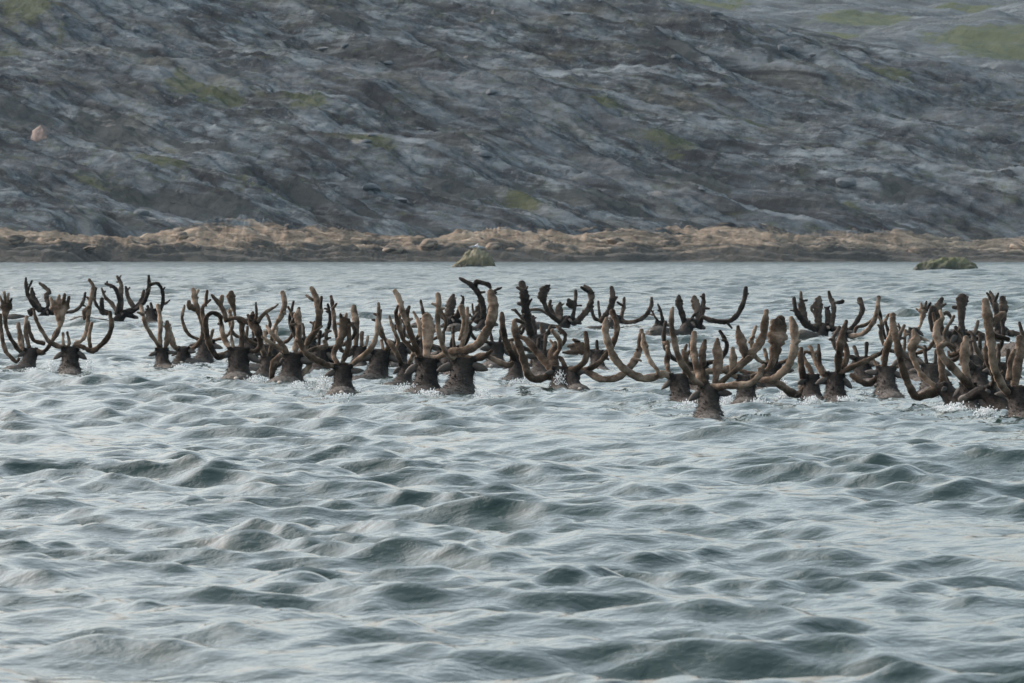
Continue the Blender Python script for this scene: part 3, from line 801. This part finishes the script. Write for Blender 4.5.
  ('B', [(230,250,18),(180,225,16),(165,190,12)]), ('B', [(275,262,18),(320,285,22),(350,300,14)])]),
 ('rightmost front reindeer, cut by the frame with towering pale antlers', 0, 'M', (492, 665, 520), 0, 0, [
  ('B', [(470,545,40),(445,550,42),(400,490,44),(362,390,44),(345,280,46),(330,170,52),(318,85,42)]),
  ('F', [(345,225,34),(390,170,40),(427,145,26)]), ('F', [(350,250,32),(385,260,32),(442,275,24)]),
  ('T', [(480,520,44),(490,400,60),(500,330,60),(505,270,40)]), ('F', [(450,480,34),(455,390,30),(475,330,20)])]),
 ('dark headed reindeer with pale muzzle beside the rightmost front reindeer', 0, 'M', (345, 635, 545), -70, 1, [
  ('B', [(350,545,30),(362,470,26),(340,410,30),(322,350,30),(332,285,24)]), ('T', [(370,545,26),(390,480,22),(420,440,16)])]),
 ('reindeer seen between the hook antler and the towering antlers, square dark head', 1, 'M', (302, 525, 415), 0, 0, [
  ('B', [(285,430,40),(250,400,44),(225,360,50),(230,300,36)]), ('B', [(325,425,26),(345,360,22),(350,300,16)])]),
 ('dark reindeer of the back row at far right with crown-like knobbed antlers', 1, 'M', (410, 290, 215), 50, 2, [
  ('B', [(390,225,30),(385,140,30),(374,82,26),(350,36,12)]), ('F', [(378,85,18),(396,44,12)]), ('F', [(382,130,18),(350,60,16),(340,45,12)]),
  ('T', [(410,215,34),(422,150,40),(426,95,46),(420,62,26)]), ('F', [(425,110,18),(444,115,12)]), ('F', [(385,150,20),(410,200,14)]),
  ('B', [(435,235,26),(480,245,26),(526,252,22)])]),
]

# animals mostly hidden behind the others: (label, dark?, pixel x, waterline, reach in metres, turn)
for lab, dk, px_, wl_, rc, tn in (
    ('reindeer mostly hidden behind the club-palmed one, left of its head', 0, 207, 363, .55, 10),
    ('reindeer mostly hidden between the club-palmed and the pale-cheeked animals', 0, 270, 369, .60, -15),
    ('reindeer mostly hidden left of the wedge-headed one', 1, 322, 372, .55, 25),
    ('reindeer wedged in the middle cluster, behind the low dark head', 1, 400, 366, .60, 0),
    ('reindeer behind the thick pale antler, dark and half hidden', 1, 447, 372, .50, 12),
    ('reindeer hidden inside the antler cage, only its dark nape showing', 1, 541, 376, .45, -20),
    ('reindeer hidden behind the nearest one, between its brow tines', 1, 698, 391, .50, 15),
    ('reindeer hidden behind the broad spoon palm', 0, 772, 391, .45, -12),
    ('reindeer hidden between the straight spikes and the pricked ears', 1, 862, 384, .50, 20),
    ('reindeer hidden behind the bent-elbow antler, dark nape only', 1, 931, 392, .55, 0),
    ('reindeer hidden behind the towering antlers at the right edge', 1, 1003, 391, .60, -10),
    ('small reindeer behind the club palm, seen between its antlers', 0, 250, 361, .55, 18),
    ('small reindeer behind the tall notched antler', 1, 308, 361, .55, -12),
    ('small reindeer behind the tallest pale antler of the middle cluster', 0, 424, 363, .60, 8),
    ('small reindeer between the thick pale antler and the hooped antlers', 1, 496, 366, .50, -18),
    ('small reindeer behind the elbow-bent antler, beside the pricked ears', 0, 908, 379, .55, 14),
    ('small reindeer behind the hook antler at right', 1, 976, 382, .55, -14)):
    k_ = (wl_ - 238) / 1.84 * 5.69                      # view units per metre at that distance
    rg = random.Random(px_)
    st_ = []
    for s_ in (-1, 1):
        a_, b_ = rg.uniform(.16, .34), rg.uniform(.7, 1.0) * rc
        st_.append(('B', [(s_ * .09 * k_, -.33 * k_, .05 * k_), (s_ * (.09 + a_ * .7) * k_, (-.34 - b_ * .15) * k_, .055 * k_), (s_ * (.09 + a_) * k_, (-.34 - b_ * .55) * k_, .055 * k_), (s_ * (.07 + a_ * rg.uniform(.6, 1)) * k_, (-.34 - b_) * k_, .04 * k_)]))
        st_.append(('T', [(s_ * .05 * k_, -.33 * k_, .045 * k_), (s_ * rg.uniform(.03, .1) * k_, (-.34 - b_ * rg.uniform(.3, .6)) * k_, .05 * k_)]))
    VIEW[lab] = (px_, wl_, 5.69)
    HERD.append((lab, dk, lab, (0, 0, -.32 * k_), tn, rg.choice((0, 1)), st_))

# ------------------------------------------------------------------ reindeer bodies (mostly under water)
def body_proto(name, afloat, turn):
    r = (0.035, 0.075, 0.18)[afloat]
    sx = math.sin(math.radians(turn)); cx = math.cos(math.radians(turn))
    def hd(x, y, z): return (x * cx + y * sx, y * cx - x * sx, z)      # head turns on the neck
    trunk = [(0, -1.66, -.16 + r, .05, .06), (0, -1.58, -.17 + r, .17, .17), (0, -1.40, -.21 + r, .235, .25), (0, -1.10, -.25 + r * .8, .25, .29), (0, -.82, -.25 + r * .5, .24, .30),
             (0, -.56, -.20 + r * .3, .225, .28), (0, -.38, -.11, .195, .21), (0, -.25, .0, .158, .165), (0, -.14, .09, .120, .14), (0, -.055, .18, .114, .11), (0, .02, .250, .125, .085)]
    head = [hd(0, -.06, .250) + (.095, .06), hd(0, -.01, .265) + (.136, .080), hd(0, .07, .255) + (.122, .092), hd(0, .15, .230) + (.090, .085), hd(0, .24, .190) + (.062, .066), hd(0, .33, .160) + (.052, .055), hd(0, .385, .145) + (.050, .048), hd(0, .415, .138) + (.026, .028)]
    parts = [spine_loft(trunk, 16), spine_loft(head, 14)]
    for s in (-1, 1):
        parts.append(spine_loft([(s * .12, -.50, -.38, .09, .10), (s * .13, -.44, -.60, .07, .075), (s * .13, -.30, -.78, .045, .05), (s * .13, -.36, -.98, .032, .036), (s * .13, -.42, -1.08, .045, .05)], 10))
        parts.append(spine_loft([(s * .12, -1.38, -.36 + r, .12, .15), (s * .14, -1.26, -.62 + r, .09, .10), (s * .14, -1.44, -.82 + r, .045, .055), (s * .14, -1.40, -1.04 + r, .032, .036), (s * .14, -1.34, -1.14 + r, .045, .05)], 10))
        # pedicle the antler stands on
        a, b, c_ = hd(s * .05, .0, .26), hd(s * .085, -.02, .315), hd(s * .11, -.03, .35)
        parts.append(loft([(Vector(a), Vector((.05, 0, 0)), Vector((0, .05, 0))), (Vector(b), Vector((.042, 0, 0)), Vector((0, .04, 0))), (Vector(c_), Vector((.028, 0, 0)), Vector((0, .03, 0)))], 10))
    me = mesh_vf(name, parts)
    tmp = bpy.data.objects.new('tmp', me); C.objects.link(tmp)
    md = tmp.modifiers.new('remesh', 'REMESH'); md.mode = 'VOXEL'; md.voxel_size = 0.020
    sm = tmp.modifiers.new('smooth', 'SMOOTH'); sm.factor = 0.5; sm.iterations = 5
    dg = bpy.context.evaluated_depsgraph_get()
    new = bpy.data.meshes.new_from_object(tmp.evaluated_get(dg))
    bpy.data.objects.remove(tmp); bpy.data.meshes.remove(me)
    new.name = name
    nv = len(new.vertices)
    co = np.empty(nv * 3, np.float32); new.vertices.foreach_get('co', co); co = co.reshape(-1, 3)
    no = np.empty(nv * 3, np.float32); new.vertices.foreach_get('normal', no); no = no.reshape(-1, 3)
    co += no * (0.007 * fbm(co[:, 0] * 22 + co[:, 2] * 9, co[:, 1] * 14 + co[:, 2] * 17, 3, 9))[:, None]    # shaggy wet coat
    new.vertices.foreach_set('co', co.ravel())
    new.polygons.foreach_set('use_smooth', [True] * len(new.polygons))
    new.materials.append(M_COAT)
    new.update()
    return new

def fur_tufts(body, seed):
    '''coarse wet hair standing off the head, nape and back'''
    rng = random.Random(seed)
    cand = [v for v in body.vertices if v.co.z > -.06 and -1.75 < v.co.y < .12]
    V, F = [], []
    for v in rng.sample(cand, min(len(cand), 620)):
        n = v.normal
        ln = rng.uniform(.018, .045) * (1.35 if v.co.y > -.4 else .8)
        d = (n * .62 + Vector((rng.gauss(0, .25), -.45 + rng.gauss(0, .2), -.50))).normalized()
        s = n.cross(d)
        if s.length < 1e-3: continue
        s = s.normalized() * rng.uniform(.004, .009)
        t = n * .004
        b = v.co - n * .006
        o = len(V)
        V += [b - s, b + s, b + t * 2 + d * ln * .2, v.co + d * ln]
        F += [(o, o + 1, o + 3), (o + 1, o + 2, o + 3), (o + 2, o, o + 3)]
    return mesh_vf('fur', [(V, F)], M_COAT)

PROTO = {(f, t): body_proto('reindeer_body', f, t) for f in (0, 1, 2) for t in (-20, 0, 20)}

FUR = {k: fur_tufts(m, 5) for k, m in PROTO.items()}

def ear_loft(s):
    rings = []
    for d, hw, th in ((0, .026, .022), (.03, .034, .020), (.065, .033, .014), (.10, .022, .009), (.13, .005, .004)):
        rings.append((Vector((s * d, -.15 * d, .05 * d)), Vector((0, .35 * hw, hw * .95)), Vector((0, th, -.2 * th))))
    return mesh_vf('ear', [loft(rings, 8)], M_EAR)

EARS = {s: ear_loft(s) for s in (-1, 1)}
TAIL = mesh_vf('tail', [spine_loft([(0, .02, -.01, .035, .025), (0, -.04, .005, .045, .025), (0, -.09, .0, .04, .02), (0, -.13, -.02, .012, .01)], 8)], M_TAIL)
bm = bmesh.new(); bmesh.ops.create_icosphere(bm, subdivisions=2, radius=.016)
EYE = bpy.data.meshes.new('eye'); bm.to_mesh(EYE); bm.free(); EYE.materials.append(M_EYE)

def catmull(P, step):
    P = np.asarray(P, float)
    if len(P) < 3:
        n = max(3, int(np.linalg.norm(P[1, :3] - P[0, :3]) / step) + 1)
        t = np.linspace(0, 1, n)[:, None]
        return P[0] * (1 - t) + P[1] * t
    Q = np.vstack([2 * P[0] - P[1], P, 2 * P[-1] - P[-2]])
    out = []
    for i in range(1, len(Q) - 2):
        n = max(2, int(np.linalg.norm(Q[i + 1, :3] - Q[i, :3]) / step))
        for t in np.linspace(0, 1, n, endpoint=False):
            a, b, c, d = Q[i - 1], Q[i], Q[i + 1], Q[i + 2]
            out.append(0.5 * (2 * b + (c - a) * t + (2 * a - 5 * b + 4 * c - d) * t * t + (3 * b - a - 3 * c + d) * t ** 3))
    out.append(P[-1])
    return np.array(out)

def antler_tube(name, path, mat, seed, n=9):
    """path rows: x,y,z, half width; broad stretches flatten into a palm seen face on"""
    P, W = path[:, :3], np.maximum(path[:, 3], 0.006)
    rng = np.random.default_rng(seed)
    L = len(P)
    wander = np.cumsum(rng.normal(0, 0.0022, (L, 3)), axis=0)
    P = P + wander * np.minimum(np.arange(L) / 8.0, 1)[:, None]
    T = np.gradient(P, axis=0)
    T /= np.linalg.norm(T, axis=1)[:, None] + 1e-9
    side = np.cross(T, np.array((0., 1., 0.)))
    ln = np.linalg.norm(side, axis=1)[:, None]
    side = np.where(ln > 0.15, side / (ln + 1e-9), np.array((1., 0., 0.)))
    for i in range(1, L):
        if np.dot(side[i], side[i - 1]) < 0: side[i] *= -1
    dep = np.cross(T, side)
    lump = 1 + 0.09 * np.sin(np.arange(L) * rng.uniform(0.5, 0.9) + rng.uniform(0, 6)) + 0.06 * np.sin(np.arange(L) * rng.uniform(1.4, 2.2) + rng.uniform(0, 6)) + rng.normal(0, 0.035, L)
    lump += np.clip((W - 0.035) / 0.05, 0, 1) * 0.16 * np.sin(np.arange(L) * 1.9 + rng.uniform(0, 6)) * rng.uniform(0.4, 1, L)
    W = W * lump
    D = np.minimum(W, 0.024 + 0.10 * W)
    # blunt rounded end
    ext = np.linspace(0, 1, 5)[1:]
    Pe = [P[-1] + T[-1] * W[-1] * 0.9 * e for e in ext]
    We = [W[-1] * math.sqrt(max(0.02, 1 - e * e)) for e in ext]
    P = np.vstack([P, Pe]); W = np.concatenate([W, We]); D = np.minimum(np.concatenate([D, np.full(4, D[-1])]), W)
    side = np.vstack([side] + [side[-1:]] * 4); dep = np.vstack([dep] + [dep[-1:]] * 4)
    L = len(P)
    ang = np.arange(n) * 2 * math.pi / n
    ring = side[:, None, :] * (np.cos(ang)[None, :, None] * W[:, None, None]) + dep[:, None, :] * (np.sin(ang)[None, :, None] * D[:, None, None])
    V = (P[:, None, :] + ring).reshape(-1, 3)
    i = np.arange(L * n).reshape(L, n)
    j = np.roll(i, -1, axis=1)
    F = np.stack([i[:-1], j[:-1], j[1:], i[1:]], -1).reshape(-1, 4)
    V = np.vstack([V, P[:1], P[-1:]])
    k0, k1 = L * n, L * n + 1
    caps = np.vstack([np.stack([np.full(n, k0), j[0], i[0], i[0]], -1), np.stack([np.full(n, k1), i[-1], j[-1], j[-1]], -1)])
    me = bpy.data.meshes.new(name)
    me.from_pydata(V.tolist(), [], F.tolist() + [tuple(c[:3]) for c in caps.tolist()])
    me.polygons.foreach_set('use_smooth', [True] * len(me.polygons))
    tip = np.repeat(smooth(0.72, 1.0, np.linspace(0, 1, L)), n)
    me.update()
    add_attr(me, 'tip', np.concatenate([tip, [0, 1]]))
    me.materials.append(mat)
    return me

DEER_XY = []
def build_reindeer(idx, label, dark, view, head, turn, afloat, strokes):
    ox, oy, sc = VIEW[view]
    hx, wl, top = head
    to_px = lambda x, y: (ox + x / sc, oy + y / sc)
    bx, by = to_px(hx, wl)
    base = on_water(bx, by)
    Y0 = base[1]
    ppm = FPX / Y0
    size = min(1.28, max(0.80, ((wl - top) / sc / ppm) / 0.315))
    rng = random.Random(900 + idx)
    root = bpy.data.objects.new('reindeer', None); C.objects.link(root)
    root.location = base
    root.empty_display_size = 0.3
    tag(root, label, 'reindeer', 'herd of reindeer swimming away across the water')
    tk = min((-20, 0, 20), key=lambda a: abs(a - turn))
    yaw = math.radians(-(turn - tk)) + rng.uniform(-.08, .08)
    body = link('body', PROTO[(afloat, tk)], None, root)
    body.scale = (size,) * 3
    body.rotation_euler.z = yaw
    link('fur', FUR[(afloat, tk)], None, body)['kind'] = 'stuff'
    ca, sa = math.cos(math.radians(tk)), math.sin(math.radians(tk))
    def on_head(x, y, z):
        v = Vector((x * ca + y * sa, y * ca - x * sa, z)) * size
        v.rotate(Matrix.Rotation(yaw, 3, 'Z'))
        return v
    for s in (-1, 1):
        e = link('ear', EARS[s], None, root)
        e.location = on_head(s * .098, -.04, .255)
        e.rotation_euler = (rng.uniform(-.3, .2), s * rng.uniform(-.1, .9), yaw - math.radians(tk) + rng.uniform(-.3, .3))
        e.scale = (size * 1.22,) * 3
        y_ = link('eye', EYE, None, root)
        y_.location = on_head(s * .078, .12, .262); y_.scale = (size,) * 3
    if afloat or idx % 3 == 0:
        t = link('tail', TAIL, None, root)
        v = Vector((0, -1.62, -.03 + (.0, .07, .15)[afloat])) * size
        v.rotate(Matrix.Rotation(yaw, 3, 'Z'))
        t.location = v; t.scale = (size * .7,) * 3; t.rotation_euler.z = yaw
    # ---- antlers
    mat = M_VELVET_DARK if dark else M_VELVET
    sides = {-1: [], 1: []}
    last = None
    for kind, pts in strokes:
        P = []
        a = np.array([(*to_px(x, y), w / sc) for x, y, w in pts], float)
        seg = np.r_[0, np.cumsum(np.hypot(np.diff(a[:, 0]), np.diff(a[:, 1])))]
        t = seg / max(seg[-1], 1e-6)
        reach = seg[-1] / ppm
        if kind == 'B':      # beam: back over the shoulders, then forward again at the top
            off = -0.30 * min(1, reach / 1.0) * np.sin(math.pi * np.minimum(t * 0.80, 1))
        elif kind == 'T':    # brow tine: forward over the face
            off = 0.26 * min(1, reach / 0.5) * t ** 0.8
        else:                # finger: starts at the depth of what it grows from
            ref = last
            d = np.hypot(ref[:, 0] - a[0, 0], ref[:, 1] - a[0, 1])
            d0 = ref[np.argmin(d), 2]
            off = d0 + rng.choice((-1, 1)) * 0.09 * min(1, reach / 0.3) * t
        for (px, py, w), o in zip(a, off):
            p = at_depth(px, py, Y0 + o)
            P.append((*(p - base), max(w * 0.5 * (1.04 if dark else 0.97) / ppm, 0.010)))
        if kind in 'BT':
            mean = a[:, 0].mean() - bx
            sgn = 1 if (a[-1, 0] + a[len(a) // 2, 0]) / 2 >= bx else -1
            h = on_head(sgn * (.09 if kind == 'B' else .06), -.025 if kind == 'B' else .0, .325)
            first = Vector(P[0][:3])
            if (first - h).length > 0.02:
                P = [(h.x, h.y, h.z, min(P[0][3], 0.027))] + P
            cur = np.c_[a[:, :2], off]
            last = cur
            lastside = sgn
        else:
            last = np.vstack([last, np.c_[a[:, :2], off]])
            sgn = lastside
        path = catmull(P, 0.022)
        sides[sgn].append((kind, path))
        if kind != 'F' and len(path) > 12 and rng.random() < (0.75 if dark else 0.40):
            for _ in range(rng.choice((1, 2))):
                m = int(len(path) * rng.uniform(.70, .97)) - 1
                c0, w0 = path[m, :3], path[m, 3]
                d = path[m, :3] - path[m - 2, :3]
                d = d / (np.linalg.norm(d) + 1e-9)
                sd_ = np.array((d[2], rng.uniform(-.5, .5), -d[0])) * rng.choice((-1, 1))
                e = c0 + (d * rng.uniform(.3, .9) + sd_ * rng.uniform(.6, 1)) * rng.uniform(.05, .10)
                r_ = min(w0, .026)
                sides[sgn].append(('F', catmull([(*c0, r_ * .9), (*((c0 + e) / 2 + d * .008), r_ * .8), (*e, r_ * .55)], .015)))
    for sgn, lst in sides.items():
        if not lst: continue
        lst.sort(key=lambda q: (q[0] != 'B', q[0] != 'T', -len(q[1])))
        main = None
        for k, (kind, path) in enumerate(lst):
            if main is None:
                main = link('antler', antler_tube('antler', path, mat, idx * 50 + k + (sgn > 0) * 25), None, root)
            else:
                link('brow_tine' if kind == 'T' else 'tine', antler_tube('tine', path, mat, idx * 50 + k + (sgn > 0) * 25), None, main)
    DEER_XY.append((base[0], base[1], afloat, size, rng.random()))

for i, d in enumerate(HERD):
    build_reindeer(i, *d)

# ------------------------------------------------------------------ the sea
def build_water():
    r1 = np.arange(12, 22, 0.16)
    r2 = np.concatenate([np.arange(22, 52, 0.078), np.arange(52, 84, 0.112)])
    r3 = [84.0]
    while r3[-1] < 447: r3.append(r3[-1] + 0.105 + (r3[-1] - 84) * 0.0022)
    ys = np.concatenate([r1, r2, r3])
    nc = 560
    u = np.linspace(-1, 1, nc)
    half = 0.09 * 1.16 * ys + 2.6
    X = (half[:, None] * u[None, :]).astype(np.float32)
    Y = np.repeat(ys[:, None], nc, 1).astype(np.float32)
    dy = np.gradient(ys).astype(np.float32)
    rng = np.random.default_rng(12)
    FARW = smooth(90, 200, Y).astype(np.float32)
    DX = np.zeros_like(X); DY = np.zeros_like(X); Z = np.zeros_like(X)
    # calmer and rougher patches
    gust = (1.0 + 0.55 * fbm(X / 5.0, Y / 9.0, 2, 401)).astype(np.float32)
    lam = np.exp(rng.uniform(math.log(0.22), math.log(2.6), 112))
    lam[:6] = (3.1, 2.6, 2.3, 2.0, 1.8, 1.6)
    wind = math.radians(250)                      # the chop runs towards the boat, a little to the left
    for L in lam:
        k = 2 * math.pi / L
        th = wind + rng.normal(0, 0.40 + 0.30 * (L < 1.3))
        slope = 0.0350 * (1.15 if 0.3 < L < 1.0 else 0.98 if L <= 0.3 else 0.74) * rng.uniform(0.6, 1.3)
        if L > 3.2: slope *= 0.6
        a = slope / k * 1.02
        kx, ky = k * math.cos(th), k * math.sin(th)
        ph = X * kx + Y * ky + rng.uniform(0, 6.283)
        # fade what the row spacing cannot carry
        f = np.clip((L / dy - 2.0) / 1.4, 0, 1)[:, None] * a
        if L < 1.6: f = f * gust
        c, s = np.cos(ph), np.sin(ph)
        Z += f * c * (1 + 0.35 * FARW)
        q = 0.72
        DX -= q * f * s * math.cos(th); DY -= q * f * s * math.sin(th)
    # smaller, confused water round the animals, a churned wake behind each
    damp = np.ones_like(X); foam = np.zeros_like(X); churn = np.zeros_like(X)
    for x, y, afl, sz, rn in DEER_XY:
        r0, r1_ = np.searchsorted(ys, y - 5), np.searchsorted(ys, y + 4)
        xs_, ys_ = X[r0:r1_] - x, Y[r0:r1_] - y
        q = np.exp(-((xs_ / 1.0) ** 2 + ((ys_ + 0.5) / 1.6) ** 2))
        damp[r0:r1_] = np.minimum(damp[r0:r1_], 1 - 0.62 * q)
        ring = np.exp(-((np.hypot(xs_ / 0.30, (ys_ + 0.1) / 0.6) - 1) / 0.55) ** 2)
        wake = np.exp(-(xs_ / 0.34) ** 2 - ((ys_ + 1.0) / 0.9) ** 2)
        foam[r0:r1_] = np.maximum(foam[r0:r1_], (0.48 + 0.20 * rn) * np.maximum(ring * 0.7, wake * (0.75 + 0.35 * afl)))
        churn[r0:r1_] = np.maximum(churn[r0:r1_], q)
    Z = Z + 1.1 * np.clip(Z, 0, 0.2) ** 2 - 0.004            # peaked crests, flatter troughs
    Z = Z * damp
    Z += churn * 0.034 * fbm(X / 0.22, Y / 0.30, 3, 450, 0.6)
    # a crest that is steep and high enough starts to break
    cap = smooth(0.155, 0.24, Z) * (0.5 + 0.6 * fbm(X / 0.8, Y / 0.8, 2, 460))
    foam = np.maximum(foam, np.clip(cap, 0, 1) * 0.30)
    edge = smooth(0.0, 1.0, 1.0 - np.abs(u))[None, :]
    V = np.stack([X + DX * damp, Y + DY * damp, Z], -1).reshape(-1, 3)
    me = mesh_np('water', V, grid_faces(len(ys), nc))
    add_attr(me, 'foam', foam)
    add_attr(me, 'far', smooth(60, 300, Y))
    o = tag(link('water', me, M_WATER), kind='structure')
    # the rest of the fjord, beyond what the lens takes in
    b = mesh_np('open_water', np.array([(-900, -300, -.32), (900, -300, -.32), (900, 470, -.32), (-900, 470, -.32)], float), np.array([[0, 1, 2, 3]]))
    add_attr(b, 'foam', np.zeros(4)); add_attr(b, 'far', np.ones(4))
    tag(link('open_water', b, M_WATER), kind='structure')

build_water()

# ------------------------------------------------------------------ spray thrown up round the heads
def build_spray():
    rng = random.Random(77)
    V, F = [], []
    ico = bmesh.new(); bmesh.ops.create_icosphere(ico, subdivisions=1, radius=1)
    iv = [v.co.copy() for v in ico.verts]; fi = [[v.index for v in f.verts] for f in ico.faces]; ico.free()
    def drop(x, y, z, r, sz):
        o = len(V)
        V.extend((x + v.x * r, y + v.y * r, z + v.z * r * sz) for v in iv)
        F.extend([i + o for i in f] for f in fi)
    for x, y, afl, sz, rn in DEER_XY:
        for _ in range(90):
            a = rng.uniform(0, 6.283); d = abs(rng.gauss(0.20, 0.10))
            drop(x + d * math.cos(a), y - 0.15 + d * math.sin(a) * 1.5, rng.uniform(-.02, .05), rng.uniform(.002, .007), rng.uniform(.6, 1.3))
    # taller splashes where a hoof or a tail breaks the surface
    for px, py, h, wd in ((323, 391, .22, .10), (560, 388, .24, .10), (784, 397, .26, .07), (52, 372, .18, .08), (89, 372, .20, .07), (483, 398, .14, .10), (728, 404, .12, .12), (344, 399, .08, .2), (845, 403, .10, .14), (255, 383, .12, .16), (300, 388, .10, .14), (405, 392, .12, .16), (428, 396, .10, .2), (520, 384, .10, .18), (690, 408, .10, .16), (757, 407, .12, .14), (812, 404, .10, .14), (955, 411, .12, .18), (985, 415, .10, .16), (180, 370, .09, .14), (32, 372, .08, .14)):
        p = on_water(px, py + 1)
        for _ in range(330):
            t = rng.random() ** 1.6
            drop(p[0] + rng.gauss(0, wd * (0.5 - .2 * t)), p[1] + rng.gauss(0, wd), t * h * rng.uniform(.6, 1), rng.uniform(.0025, .0075), rng.uniform(1, 2.8))
    me = bpy.data.meshes.new('spray'); me.from_pydata(V, [], F); me.materials.append(M_SPRAY)
    me.polygons.foreach_set('use_smooth', [True] * len(F))
    tag(link('spray', me), 'white spray and droplets around the swimming reindeer', 'spray', kind='stuff')

build_spray()

# ------------------------------------------------------------------ thin sea haze over the fjord
hz = NT('sea_haze')
hz.t.nodes.remove(hz.b)
pv = hz.n('VolumePrincipled', {'Color': (0.52, 0.76, 1.0, 1), 'Density': 0.00006, 'Anisotropy': 0.0})
hz.t.links.new(pv.outputs[0], hz.t.nodes['Material Output'].inputs['Volume'])
bm = bmesh.new()
bmesh.ops.create_cube(bm, size=1)
me = bpy.data.meshes.new('haze'); bm.to_mesh(me); bm.free(); me.materials.append(hz.m)
hb = tag(link('haze', me), 'thin bluish sea haze over the water and hill', 'haze', kind='stuff')
hb.location = (0, 240, 40); hb.scale = (1900, 1140, 90)
